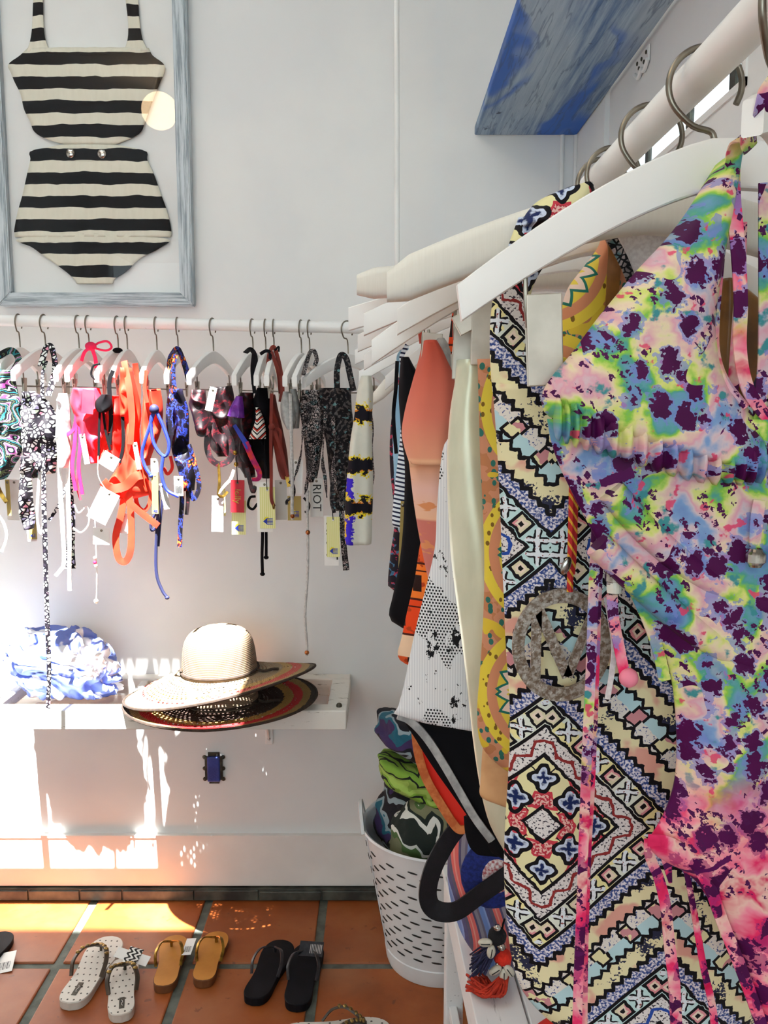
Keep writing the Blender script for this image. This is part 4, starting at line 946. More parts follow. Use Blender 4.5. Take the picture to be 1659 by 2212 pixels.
# ---------------------------------------------------------------- flip-flops
def dotmat(name, base, dot):
    def f(x, y, z, v):
        a = x * 62.0; b = y * 40.0; r = floor_(b); dx = fract(a + r * 0.5) - 0.5; dy = fract(b) - 0.5
        return mixc((dx * dx + dy * dy * 1.6) < 0.022, base, dot)
    return material(name, f, 0.6, kind='Object')
MT['dotwhite'] = dotmat('dotted_ivory_footbed', '#d2cec6', '#2a2620')
FF = {}
def flipflop(label, heel, toe, top, side, strapm, group, stud=False, plate=None, lean=1):
    """heel, toe: picture positions of the two ends of the footbed."""
    hz = 0.020; A = WZ(heel[0], heel[1], hz); B = WZ(toe[0], toe[1], hz); L = (B - A).length; ang = math.atan2(-(B.x - A.x), B.y - A.y)
    t = thing('flip_flop', label, 'flip-flop', (A.x, A.y, 0.0), group, rot=(0, 0, ang))
    prof = [(0.0, 0.0), (0.02, 0.020), (0.07, 0.031), (0.16, 0.036), (0.3, 0.035), (0.45, 0.036), (0.6, 0.042), (0.74, 0.046), (0.85, 0.043), (0.93, 0.034), (0.98, 0.020), (1.0, 0.0)]
    pr = cat(prof, 3); k = L / 0.27; k = min(1.08, max(0.85, k))
    out = [(-w * k + (0.003 * math.sin(s * 3)) * lean, s * L) for s, w in pr] + [(w * k + (0.003 * math.sin(s * 3)) * lean, s * L) for s, w in pr[::-1][1:-1]]
    n = len(out); hgt = lambda y: 0.022 - 0.006 * min(1, y / L)
    V = [(x * 0.97, y, 0.001) for x, y in out] + [(x, y, hgt(y) - 0.002) for x, y in out] + [(x * 0.965, y * 0.985 + 0.0075 * L / 1.0 * 0 + L * 0.007, hgt(y)) for x, y in out]
    F = [tuple(range(n))] + [(i, (i + 1) % n, n + (i + 1) % n, n + i) for i in range(n)] + [(n + i, n + (i + 1) % n, 2 * n + (i + 1) % n, 2 * n + i) for i in range(n)]
    mesh('sole', V, F, side, t, local=True)
    V2 = [(x * 0.965, y * 0.985 + L * 0.007, hgt(y) + 0.0002) for x, y in out]; mesh('footbed', V2, [tuple(range(n))], top, t, local=True)
    post = Vector((-0.004 * lean, 0.76 * L, hgt(0.76 * L)))
    sm = strapm
    for s in (-1, 1):
        e = Vector((s * 0.036 * k, 0.37 * L, hgt(0.37 * L) - 0.001))
        pts = [post + Vector((0, 0, 0.014)), post + Vector((s * 0.010, -0.018, 0.026)), Vector((s * 0.030 * k, 0.58 * L, 0.055)), Vector((s * 0.041 * k, 0.46 * L, 0.043)), e + Vector((s * 0.001, 0, 0.0))]
        V, F = ribbon_geo(pts, ((0.015, 0.010) if stud else (0.010, 0.008)), 0.0045 if stud else 0.003, 7, nrm=(s * 0.5, 0.1, 1)); st = autosmooth(mesh('strap', V, F, sm, t, local=True), 50)
        if stud:
            q = cat(pts, 7)
            for i in range(2, 20, 3):
                V, F = ball_geo(Vector(q[i]) + Vector((0, 0, 0.003)), 0.0068, 8, 6, (1, 0.8, 0.6)); mesh('stud', V, F, MT['bronze_strap'], st, smooth=True, local=True)
    tube('toe_post', [post, post + Vector((0, 0, 0.016))], 0.004, sm, t, m=1, local=True)
    if plate:
        b = box('logo_plate', (-0.0065, 0.0065, 0.10 * L, 0.27 * L, hgt(0.2 * L) + 0.0003, hgt(0.2 * L) + 0.0018), plate, t, c=0.0004, local=True)
        V, F = tube_geo([(0.002, 0.14 * L, hgt(0.2 * L) + 0.002), (-0.001, 0.17 * L, hgt(0.2 * L) + 0.002), (0.002, 0.20 * L, hgt(0.2 * L) + 0.002), (-0.001, 0.23 * L, hgt(0.2 * L) + 0.002)], 0.0006, 4, 4)
        mesh('logo_script', V, F, MT['card'], b, local=True)
    return t
fg = 'flip-flops on the tile floor'
f1 = flipflop('ivory dotted flip-flop with gold studded strap, leftmost of its pair', (148, 2168), (242, 2018), MT['dotwhite'], MT['whiteside'], MT['darkstrap'], fg, True, MT['ironblack'])
f2 = flipflop('ivory dotted flip-flop lying half under the black and white tag', (262, 2194), (268, 2064), MT['dotwhite'], MT['whiteside'], MT['darkstrap'], fg, True, MT['ironblack'], -1)
flipflop('tan flip-flop with thin gold straps, nearer the ivory pair', (352, 2132), (380, 2016), MT['tanrubber'], MT['tanside'], MT['gold'], fg, False, None)
flipflop('tan flip-flop with thin gold straps, nearer the black pair', (437, 2120), (472, 2008), MT['tanrubber'], MT['tanside'], MT['gold'], fg, False, None, -1)
flipflop('black flip-flop beside the tan pair, left of its black mate', (545, 2158), (612, 2026), MT['blackrubber'], MT['blackrubber'], MT['blackstrap'], fg, False, None)
f6 = flipflop('black flip-flop with a clear barcode sticker over its strap', (640, 2172), (672, 2032), MT['blackrubber'], MT['blackrubber'], MT['blackstrap'], fg, False, None, -1)
flipflop('ivory dotted flip-flop cut off by the bottom edge below the black pair', (610, 2232), (845, 2216), MT['dotwhite'], MT['whiteside'], MT['darkstrap'], fg, True, MT['ironblack'])
flipflop('dark flip-flop cut off by the left edge beside a white price tag', (-75, 2120), (12, 2008), MT['blackrubber'], MT['blackrubber'], MT['blackstrap'], fg, False, None)
def floor_card(label, px, py, w, h, ang, mats, z=0.004):
    c = WZ(px, py, z); t = thing('price_tag', label, 'price tag', (c.x, c.y, z), 'price tags among the flip-flops', rot=(R(8), R(-6), R(ang)))
    box('card', (-w / 2, w / 2, -h / 2, h / 2, 0, 0.001), mats[0], t, local=True)
    for i in range(9): box('barcode_bar', (-w * 0.32 + i * w * 0.075, -w * 0.32 + i * w * 0.075 + w * (0.02 if i % 3 else 0.04), -h * 0.35, h * 0.0, 0.001, 0.0013), MT['ink'], t, local=True)
    return t
floor_card('white barcode price tag on the floor at the left edge', 12, 2079, 0.045, 0.075, 12, (MT['card'],), 0.006)
floor_card('white barcode price tag between the two tan flip-flops', 408, 2045, 0.026, 0.06, -4, (MT['card'],), 0.045)
MT['scrollcard'] = material('scroll_print_card', lambda x, y, z, v: mixc(fsin(x * 420.0 + fsin(y * 420.0) * 2.0) > 0.0, '#efeeea', '#191818'), 0.7, kind='Object')
c = WZ(286, 2066, 0.05); t = thing('hang_tag', 'white tag with black scroll print on the ivory flip-flop', 'price tag', c, 'price tags among the flip-flops', rot=(R(24), R(8), R(-14)))
box('card', (-0.048, 0.046, -0.014, 0.014, -0.002, -0.0008), MT['card'], t, local=True); box('card', (-0.018, 0.02, -0.024, 0.024, 0, 0.0012), MT['scrollcard'], t, local=True)
c = WZ(674, 2050, 0.052); t = thing('barcode_sticker', 'black shiny sticker with a pale barcode on the black flip-flop', 'price tag', c, 'price tags among the flip-flops', rot=(R(30), 0, R(-6)))
box('label', (-0.034, 0.03, -0.02, 0.02, 0, 0.0012), MT['blackstrap'], t, local=True)
for i in range(8): box('barcode_bar', (-0.005 + i * 0.0042, -0.0035 + i * 0.0042, -0.012, 0.012, 0.0012, 0.0016), MT['greycard'], t, local=True)

# ---------------------------------------------------------------- garment helpers
def card(parent, px, py, Y, wpx, hpx, mat, ang=0.0, name='hang_tag', logo=False, text=None, string=None, sm=None, eyelet=True, textm=None, tsize=0.03):
    k = 1.0 / FPX * Y * 0.985; w, h = wpx * k, hpx * k; c = W(px, py, Y); rot = Matrix.Rotation(R(ang), 3, 'Y')
    v, f = box_geo(-w / 2, w / 2, -0.0006, 0.0006, -h / 2, h / 2); v = [c + rot @ Vector(p) for p in v]
    o = mesh(name, v, f, mat, parent, uvs=[(p[0], p[2]) for p in v])
    def at(x, z, y=-0.0012): return c + rot @ Vector((x, y, z))
    if eyelet: ball('eyelet', at(0, h / 2 - 0.007, -0.0008), 0.0032, MT['wire'] if not logo else MT['card'], o, (1, 0.35, 1), u=8, v=6)
    if string:
        tube('string', [at(0, h / 2 - 0.007, -0.002)] + pxs(string), 0.0011, sm or MT['black'], o, seg=5)
    if logo:
        s = w * 0.27; cz = -h / 2 + s * 1.75
        n = 14; V, F = prism_geo([(s * 0.75 * math.cos(2 * math.pi * q / n) - s * 0.25, cz + s * 0.35 + s * 0.75 * math.sin(2 * math.pi * q / n)) for q in range(n)], -0.0011, -0.0006); mesh('logo_sun', [c + rot @ Vector(p) for p in V], F, MT['logoyellow'], o)
        V, F = prism_geo([(-s * 1.1, cz), (-s * 0.1, cz + s * 0.85), (-s * 0.1, cz - s * 0.85)], -0.0014, -0.0011); P_ = [(V, F)]
        for q in range(5):
            z0 = cz - s * 0.75 + q * s * 0.36; P_.append(prism_geo([(-s * 0.1, z0 - s * 0.08), (s * 1.25, z0 - s * 0.08), (s * 1.25, z0 + s * 0.08), (-s * 0.1, z0 + s * 0.08)], -0.0014, -0.0011))
        V, F = merge(P_); mesh('logo_house', [c + rot @ Vector(p) for p in V], F, MT['logoblue'], o)
    if text:
        cu = bpy.data.curves.new('lettering', 'FONT'); cu.body = text; cu.size = tsize; cu.align_x = 'CENTER'; cu.align_y = 'CENTER'; cu.extrude = 0.0002; cu.resolution_u = 2
        tmp = bpy.data.objects.new('lettering', cu); COL.objects.link(tmp); bpy.context.view_layer.update()
        me = bpy.data.meshes.new_from_object(tmp); bpy.data.objects.remove(tmp)
        for vv in me.vertices:
            q = vv.co.copy(); vv.co = at(q.y, -q.x, -0.0010 - q.z) - origin(o)      # reads downwards along the card
        me.materials.append(textm or MT['ink']); to = bpy.data.objects.new('lettering', me); COL.objects.link(to); to.parent = o
    return o
def cord(parent, pts, Y, r, mat, name='cord', knot=0.0, bead=None):
    P_ = pxs(pts, Y); o = tube(name, P_, r, mat, parent, seg=7)
    if knot: ball('knot', P_[-1], knot, mat, o, (1, 1, 0.8), u=8, v=6)
    if bead: ball('bead', P_[-1] + Vector((0, -0.001, 0.008)), bead[0], bead[1], o, u=8, v=6)
    return o
def strap(parent, pts, Y, wpx, mat, name='strap', wob=0.25, twist=0.0):
    k = Y / FPX; w = (wpx[0] * k, wpx[1] * k) if isinstance(wpx, tuple) else wpx * k
    return ribbon(name, pxs(pts, Y), w, mat, parent, wob=wob, twist=twist)
def garment(name, label, px, py, Y, group, catn='bikini'):
    return thing(name, label, catn, W(px, py, Y), group)
BG = 'swimwear hanging on the bar at the back wall'
HG = 'hangers on the bar at the back wall'

# hangers of the back bar: hook position and near tip, read off the picture
BH_ = [(40, -8, 790, 'leftmost on the back bar, cut by the left edge'), (95, 32, 812, 'above the black pebble print bikini'), (168, 124, 806, 'just left of the hot pink bow'), (190, 148, 808, 'carrying the hot pink bow'),
       (253, 212, 812, 'with a black loop on its left end'), (273, 246, 818, 'carrying the orange bikini with bright sunlit strap'), (337, 309, 800, 'above the royal blue cord loops'), (383, 362, 806, 'wrapped with a dark multicolour strap'),
       (459, 410, 820, 'standing alone with both arms clear of its neighbours'), (545, 507, 826, 'above the purple satin bikini'), (573, 555, 832, 'between the purple and the rust bikinis'), (591, 577, 818, 'wound with rust red straps'),
       (650, 616, 806, 'above the silver grey bikini'), (668, 637, 826, 'with snakeskin strap beside the silver grey bikini'), (750, 655, 826, 'turned outward at the right end of the back bar')]
for hp, tp_, ty, where in BH_:
    loc = bar_at(hp); hw = 0.152; nt = W(tp_, ty, 2.16); s = max(-0.72, min(0.72, (nt.x - loc.x) / hw)); dl = math.asin(s)
    hanger('clip_hanger', 'small white clip hanger ' + where, loc, hw, 0.062, 0.032, 0.026, 0.0125, -0.066, yaw=R(90) + dl, group=HG, e=1.6, wr=0.0018, hookr=0.0215,
           clips=((-0.105, -0.145, 0.55, 0), (0.105, -0.145, 0.55, 0)), bar=(0.105, -0.165))

# 1 swirl
g = garment('bikini', 'black, teal and mauve swirl print bikini at the left end of the back bar', 0, 1030, 2.2, BG)
panel('bikini_top', [(800, 0, 26), (830, -30, 34), (880, -50, 46), (940, -60, 49), (990, -55, 42), (1035, -30, 12)], 2.19, MT['psych'], g, crump=0.02, bulge=0.03)
strap(g, [(-5, 770, 2.19), (24, 757, 2.21), (40, 775, 2.2), (30, 800, 2.19), (12, 840, 2.18)], 2.19, 14, MT['psych'])
panel('bikini_bottom', [(855, 55, 80), (940, 58, 90), (1000, 60, 88), (1032, 66, 80)], 2.30, MT['psych'], g, crump=0.015, bulge=0.02)
strap(g, [(-8, 1040), (2, 1065), (14, 1085), (-2, 1062)], 2.19, 8, MT['gold'], 'tie'); strap(g, [(-10, 1105), (8, 1130), (14, 1160), (4, 1192)], 2.19, 6, MT['mint'], 'tie')
card(g, 30, 1080, 2.24, 26, 90, MT['card'], 4); card(g, 18, 1075, 2.20, 9, 80, MT['tancard'], -1)
# 2 mosaic
g = garment('bikini', 'black pebble mosaic print bikini with one very long string', 90, 1020, 2.19, BG)
panel('bikini_top', [(846, 50, 74), (868, 46, 98), (900, 45, 121), (950, 48, 125), (1000, 60, 122), (1022, 96, 118)], 2.185, MT['mosaic'], g, crump=0.02, bulge=0.028)
strap(g, [(88, 790, 2.19), (100, 752, 2.24), (112, 752, 2.22), (119, 800, 2.19), (104, 855, 2.17)], 2.19, 13, MT['mosaic'])
strap(g, [(92, 860, 2.17), (92, 810, 2.17), (100, 780, 2.2)], 2.19, 7, MT['mosaic'])
strap(g, [(94, 960, 2.15), (95, 1080, 2.15), (98, 1200, 2.15), (102, 1340, 2.15), (106, 1440, 2.15), (104, 1530, 2.15)], 2.15, 10, MT['mosaic'], 'long_string')
panel('bikini_bottom', [(985, 48, 64), (1030, 46, 68), (1080, 42, 72), (1120, 46, 74), (1142, 56, 72)], 2.15, MT['mosaic'], g, crump=0.016, bulge=0.016)
strap(g, [(86, 1010), (82, 1070), (80, 1120), (88, 1152), (96, 1120), (94, 1070)], 2.16, 6, MT['mint'], 'tie'); strap(g, [(144, 1050), (128, 1090), (106, 1124)], 2.2, 7, MT['mosaic'], 'tie')
card(g, 70, 1135, 2.2, 18, 62, MT['tancard'], 0, logo=True); card(g, 68, 1150, 2.21, 20, 40, MT['pinkcard'], -3)
# 3 pale mint
g = garment('bikini', 'pale mint printed bikini with long white ribbons left of the pink bow', 140, 1000, 2.17, BG)
panel('bikini_top', [(850, 128, 142), (880, 123, 150), (930, 121, 154), (980, 124, 156), (1010, 128, 152)], 2.16, MT['mint'], g, crump=0.016, bulge=0.022)
strap(g, [(128, 960), (130, 1050), (136, 1150), (138, 1215), (130, 1232), (120, 1244)], 2.15, (10, 8), MT['whitecord'], 'ribbon'); strap(g, [(146, 960), (147, 1060), (150, 1170), (150, 1262), (151, 1276)], 2.15, (10, 8), MT['whitecord'], 'ribbon')
strap(g, [(152, 1000), (154, 1060), (158, 1130), (156, 1190), (158, 1228)], 2.17, (6, 12), MT['mosaic'], 'tie'); strap(g, [(150, 1010), (153, 1090), (148, 1170), (144, 1228)], 2.18, 7, MT['mosaic'], 'tie')
cord(g, [(160, 1090), (170, 1108), (188, 1095), (192, 1130), (175, 1150), (158, 1140)], 2.16, 0.002, MT['whitecord'], 'tie')
# 4 hot pink
g = garment('bikini', 'hot pink bikini tied with a bow over its hanger', 190, 1000, 2.16, BG)
panel('bikini_top', [(838, 160, 214), (870, 152, 226), (910, 165, 236), (950, 178, 222), (1000, 190, 210)], 2.165, MT['redpink'], g, crump=0.022, bulge=0.026)
cord(g, [(195, 752), (215, 740), (233, 738), (241, 750), (230, 757), (212, 754), (196, 748)], 2.20, 0.0028, MT['pinkcloth'], 'bow')
ball('bow_knot', W(196, 748, 2.19), 0.012, MT['pinkcloth'], g, (1.2, 1, 0.9)); strap(g, [(200, 755), (206, 775), (208, 795)], 2.18, 8, MT['pinkcloth'], 'bow_end'); strap(g, [(192, 752), (182, 762), (176, 780)], 2.18, 7, MT['pinkcloth'], 'bow_end')
strap(g, [(168, 850), (166, 890), (160, 925), (144, 940)], 2.14, 8, MT['pinkcloth']); strap(g, [(166, 890), (162, 950), (156, 1010), (164, 1060)], 2.14, 8, MT['pinkcloth']); strap(g, [(168, 895), (174, 950), (170, 1010), (178, 1068)], 2.135, 8, MT['pinkcloth'])
cord(g, [(168, 1010), (166, 1050), (174, 1080)], 2.15, 0.003, MT['redpink'], 'twisted_tie'); cord(g, [(205, 1120), (208, 1200), (209, 1250), (208, 1305)], 2.17, 0.0015, MT['whitecord'], 'bead_string', bead=(0.006, MT['bead_white']))
for py in (1205, 1215, 1222): ball('bead', W(205 + py % 5, py, 2.165), 0.0045, MT['bead_white' if py != 1215 else 'pinkcloth'], g, u=8, v=6)
card(g, 190, 868, 2.12, 26, 52, MT['redpink'], 6, eyelet=False); card(g, 183, 970, 2.13, 12, 66, MT['card'], -8)
# 5 black strap / red
g = garment('bikini', 'black strapped red bikini next to the pink bikini with blank white cards', 235, 1000, 2.17, BG)
panel('bikini_top', [(855, 236, 262), (900, 226, 264), (950, 214, 264), (992, 216, 262)], 2.175, MT['coralcloth'], g, crump=0.02, bulge=0.022)
panel('strap_fold', [(852, 218, 238), (866, 206, 242), (880, 205, 240), (890, 212, 226)], 2.13, MT['black'], g, crump=0.008, bulge=0.01)
strap(g, [(216, 880), (214, 930), (213, 985)], 2.13, 5, MT['black']); strap(g, [(222, 880), (228, 930), (238, 972)], 2.135, 5, MT['black']); strap(g, [(244, 800), (236, 830), (240, 900), (236, 960)], 2.14, 9, MT['black'])
cord(g, [(216, 786), (202, 790), (197, 808), (205, 820)], 2.15, 0.0025, MT['black'], 'strap_loop'); ball('strap_top', W(254, 757, 2.26), 0.010, MT['black'], g, (1.3, 1, 0.7))
card(g, 236, 996, 2.11, 38, 32, MT['card'], 32); card(g, 223, 1093, 2.10, 46, 74, MT['card'], 28, string=[(213, 1030, 2.11), (212, 985, 2.12)], sm=MT['whitecord']); card(g, 219, 1158, 2.12, 36, 38, MT['card'], 3)
# 6 orange
g = garment('bikini', 'neon orange bikini with long looped strap lit by the sun', 280, 1210, 2.16, BG)
panel('bikini_top', [(795, 264, 284), (850, 258, 298), (900, 262, 303), (950, 272, 300), (1000, 258, 312), (1045, 226, 324), (1066, 228, 326), (1075, 262, 300)], 2.16, MT['orangecloth'], g, crump=0.022, bulge=0.028)
strap(g, [(268, 780, 2.14), (278, 830, 2.12), (285, 900, 2.12), (282, 960, 2.12)], 2.12, 14, MT['orangecloth']); strap(g, [(292, 785), (298, 840), (294, 900)], 2.17, 12, MT['orangecloth'])
strap(g, [(272, 1050), (262, 1110), (250, 1160), (256, 1205), (272, 1212), (283, 1180), (282, 1100), (276, 1050)], 2.13, 15, MT['orangecloth'], 'long_loop', wob=0.1)
strap(g, [(284, 1090), (310, 1112), (342, 1136)], 2.12, 14, MT['orangecloth'], 'strap_end', wob=0); strap(g, [(300, 1030), (322, 1045), (325, 1080), (312, 1103), (296, 1088), (292, 1050)], 2.15, 9, MT['orangecloth'], 'loop'); strap(g, [(265, 900), (266, 960), (258, 1000)], 2.13, 7, MT['black'])
strap(g, [(222, 1040), (240, 1055), (270, 1050), (292, 1030), (306, 1025)], 2.12, 20, MT['orangecloth'], 'sash'); card(g, 266, 1130, 2.14, 24, 44, MT['card'], 6); card(g, 296, 985, 2.12, 10, 60, MT['card'], -8)
# 7 orange with blue cords
g = garment('bikini', 'orange bikini with royal blue cord loops and a long navy string', 340, 1060, 2.16, BG)
panel('bikini_top', [(842, 312, 346), (880, 308, 352), (930, 305, 348), (980, 308, 330), (1005, 312, 322)], 2.17, MT['orangecloth'], g, crump=0.018, bulge=0.024)
strap(g, [(316, 800), (313, 840), (318, 870)], 2.13, 8, MT['orangecloth'])
cord(g, [(334, 886), (322, 925), (307, 975), (312, 1005), (326, 1028)], 2.12, 0.0042, MT['bluecord'], knot=0.006); cord(g, [(336, 886), (352, 920), (365, 960), (358, 985), (342, 975), (330, 950), (326, 910), (332, 888)], 2.12, 0.0042, MT['bluecord'], 'cord_loop')
cord(g, [(352, 985), (349, 1025), (360, 1058), (386, 1073)], 2.12, 0.0042, MT['bluecord']); ball('knot', W(333, 884, 2.12), 0.012, MT['navycord'], g)
cord(g, [(343, 1060), (341, 1110), (337, 1180), (338, 1240), (350, 1275), (361, 1291)], 2.13, 0.004, MT['navycord'], 'long_string', knot=0.006); cord(g, [(351, 1080), (346, 1130), (342, 1180)], 2.14, 0.0032, MT['navycord']); cord(g, [(336, 1110), (326, 1128), (328, 1146), (342, 1136)], 2.14, 0.0035, MT['navycord'])
cord(g, [(368, 985), (372, 1010), (362, 1024), (354, 1010)], 2.14, 0.004, MT['redlining'], 'loop')
card(g, 335, 1065, 2.12, 14, 92, MT['tancard'], 1, logo=True); card(g, 356, 1072, 2.135, 14, 58, MT['greycard'], -10); card(g, 334, 1005, 2.13, 16, 30, MT['card'], 0)
# 8 dark multicolour
g = garment('bikini', 'dark multicolour print bikini with crossed straps and a barcode tag', 395, 1080, 2.17, BG)
panel('bikini_top', [(840, 366, 394), (880, 360, 406), (930, 360, 408), (985, 376, 408), (1030, 388, 422), (1058, 398, 420)], 2.17, MT['darkmulti'], g, crump=0.022, bulge=0.024)
strap(g, [(365, 800, 2.16), (370, 768, 2.22), (384, 754, 2.27), (398, 785, 2.22), (410, 828, 2.18)], 2.2, 12, MT['darkmulti']); strap(g, [(378, 850), (374, 800), (380, 765)], 2.15, 9, MT['darkmulti'])
strap(g, [(408, 960), (420, 1000), (430, 1050), (418, 1078), (408, 1050), (404, 1000)], 2.15, 10, MT['darkmulti'], 'loop'); strap(g, [(392, 1020), (393, 1080), (390, 1130), (388, 1182)], 2.14, 10, MT['darkmulti'], 'tie'); strap(g, [(404, 1040), (406, 1080), (403, 1112)], 2.15, 8, MT['darkred'], 'tie')
strap(g, [(372, 870), (368, 900), (370, 940)], 2.13, 11, MT['darkmulti'], 'tie')
o = card(g, 386, 1050, 2.125, 20, 44, MT['greycard'], 0)
for i in range(6): q = W(380 + i * 2.3, 1058, 2.12); box('barcode_bar', (q.x - 0.0007, q.x + 0.0007, 2.1215, 2.1235, q.z - 0.009, q.z + 0.009), MT['ink'], o)
# 9 black red
g = garment('bikini', 'black and dark red satin bikini under the lone arched hanger', 455, 1000, 2.2, BG)
panel('bikini_top', [(842, 414, 444), (868, 408, 446), (900, 416, 448), (925, 424, 454), (938, 434, 448)], 2.17, MT['darkred'], g, crump=0.022, bulge=0.024)
panel('bikini_bottom', [(836, 452, 500), (870, 448, 506), (920, 447, 504), (960, 454, 498), (985, 470, 496)], 2.22, MT['darkred'], g, crump=0.02, bulge=0.026)
strap(g, [(452, 920), (447, 960), (455, 990), (475, 1003), (498, 990), (500, 955), (484, 920)], 2.16, 13, MT['darkred'], 'loop', wob=0.1); strap(g, [(424, 920), (430, 938), (446, 936), (456, 912)], 2.15, 8, MT['darkred'], 'loop')
strap(g, [(472, 1000), (474, 1040), (472, 1068), (482, 1072), (492, 1062)], 2.16, 6, MT['gold'], 'chain_strap'); strap(g, [(506, 1015), (498, 1035), (486, 1048), (472, 1066)], 2.16, (8, 5), MT['bead_white'], 'chain_strap')
card(g, 456, 862, 2.13, 16, 52, MT['greycard'], 14); card(g, 470, 1110, 2.17, 26, 80, MT['pinkcard'], 2); card(g, 484, 1085, 2.19, 6, 60, MT['yellowcard'], 0, eyelet=False)
# 10 purple
g = garment('bikini', 'purple satin and magenta print bikini with a red swing tag', 520, 1000, 2.18, BG)
panel('bikini_top', [(856, 511, 524), (880, 498, 527), (899, 491, 528)], 2.15, MT['purplecloth'], g, crump=0.012, bulge=0.018)
panel('bikini_bottom', [(848, 520, 548), (900, 494, 548), (950, 500, 544), (1000, 512, 548), (1030, 528, 552)], 2.20, MT['darkred'], g, crump=0.02, bulge=0.022)
strap(g, [(506, 918), (520, 940), (538, 968)], 2.15, (8, 12), MT['bluecord']); strap(g, [(530, 955), (545, 990), (560, 1020), (558, 1034), (544, 1036)], 2.15, (14, 8), MT['magenta']); strap(g, [(512, 960), (530, 1000), (545, 1060), (552, 1050)], 2.17, 9, MT['darkred'])
strap(g, [(530, 762, 2.2), (542, 755, 2.26), (552, 775, 2.22), (548, 830, 2.18)], 2.2, 10, MT['black']); strap(g, [(548, 765), (545, 800), (550, 850)], 2.16, 8, MT['black'])
cord(g, [(552, 1072), (540, 1075), (536, 1092), (546, 1100), (556, 1088)], 2.16, 0.0032, MT['black'], 'elastic_loop')
for px, py in ((508, 978), (510, 1003)): ball('bead', W(px, py, 2.15), 0.006, MT['gold'], g, u=8, v=6)
card(g, 528, 1055, 2.175, 27, 90, MT['card'], -2, string=[(526, 980, 2.17)]); card(g, 516, 1118, 2.155, 31, 76, MT['yellowcard'], 1, logo=True, eyelet=False)
card(g, 513, 1072, 2.145, 30, 72, MT['redcard'], 1.5, string=[(512, 1020, 2.145), (511, 985, 2.145)], text='lolly', textm=MT['gold'], tsize=0.022)
# 11 black + chevron
g = garment('bikini', 'black bikini with red and white chevron cup and twin hanging cords', 565, 1030, 2.19, BG)
panel('bikini_top', [(838, 556, 582), (870, 546, 588), (920, 540, 590), (980, 546, 590), (1032, 566, 586)], 2.21, MT['black'], g, crump=0.02, bulge=0.024)
panel('cup', [(880, 553, 560), (905, 552, 570), (930, 544, 574), (948, 537, 574)], 2.16, MT['zigzag'], g, crump=0.008, bulge=0.016)
strap(g, [(562, 765), (575, 758), (584, 765), (578, 800)], 2.22, 7, MT['black']); cord(g, [(566, 1060), (567, 1150), (566, 1200), (567, 1240)], 2.17, 0.004, MT['black'], 'long_cord', knot=0.0065); cord(g, [(574, 1060), (575, 1150), (575, 1204)], 2.175, 0.0038, MT['black'], 'long_cord', knot=0.0065)
card(g, 572, 1095, 2.155, 34, 112, MT['card'], 0); card(g, 578, 1097, 2.145, 34, 92, MT['yellowcard'], 0, logo=True, string=[(573, 1000, 2.15), (572, 950, 2.16)])
# 12 rust
g = garment('bikini', 'rust red bikini with straps wound high over its hanger', 600, 1020, 2.19, BG)
panel('bikini_top', [(852, 583, 594), (900, 583, 604), (960, 590, 618), (1020, 602, 624), (1034, 612, 622)], 2.19, MT['rust'], g, crump=0.018, bulge=0.022)
strap(g, [(578, 800, 2.18), (582, 765, 2.24), (592, 750, 2.28), (604, 790, 2.24), (610, 840, 2.2), (606, 868, 2.19)], 2.2, 9, MT['rust']); strap(g, [(586, 760), (600, 800), (606, 850)], 2.22, 8, MT['rust']); cord(g, [(594, 757), (602, 749), (602, 760)], 2.24, 0.0025, MT['black'], 'elastic_loop')
strap(g, [(587, 850), (585, 940), (586, 1020), (586, 1075), (592, 1094)], 2.14, 7, MT['rust'], 'tie'); strap(g, [(590, 920), (600, 950), (612, 990), (622, 1030)], 2.145, 7, MT['rust'], 'tie'); strap(g, [(588, 925), (605, 930), (606, 960), (616, 1000)], 2.15, 6, MT['rust'], 'tie')
ball('knot', W(587, 922, 2.14), 0.008, MT['rust'], g); ball('tip', W(591, 1094, 2.14), 0.004, MT['gold'], g, (0.8, 0.8, 1.8), u=8, v=6)
card(g, 607, 1080, 2.2, 26, 88, MT['greycard'], 0); 
# 13 silver grey
g = garment('bikini', 'silver grey moulded cup bikini with a copper-tipped pale cord', 630, 930, 2.19, BG)
panel('cup', [(846, 612, 624), (875, 606, 634), (905, 609, 640), (927, 620, 634)], 2.16, MT['greycloth'], g, bulge=0.03, fold=0.001); panel('cup', [(840, 628, 640), (880, 630, 648), (925, 634, 646)], 2.2, MT['greycloth'], g, bulge=0.025, fold=0.001)
cord(g, [(627, 850), (629, 930), (631, 1030), (631, 1100), (632, 1122)], 2.13, 0.0042, MT['palecord'], 'cord', bead=(0.006, MT['copper']))
cord(g, [(664, 1060), (664, 1118), (665, 1180), (664, 1250), (659, 1330), (663, 1390), (663, 1416)], 2.15, 0.0034, MT['palecord'], 'long_cord', bead=(0.006, MT['copper'])); ball('bead', W(665, 1150, 2.145), 0.006, MT['copper'], g, u=8, v=6)
card(g, 639, 1030, 2.165, 30, 76, MT['card'], 1); card(g, 636, 1098, 2.17, 30, 54, MT['tancard'], 0, logo=True, eyelet=False); card(g, 622, 1040, 2.15, 8, 24, MT['gold'], -12, eyelet=False)
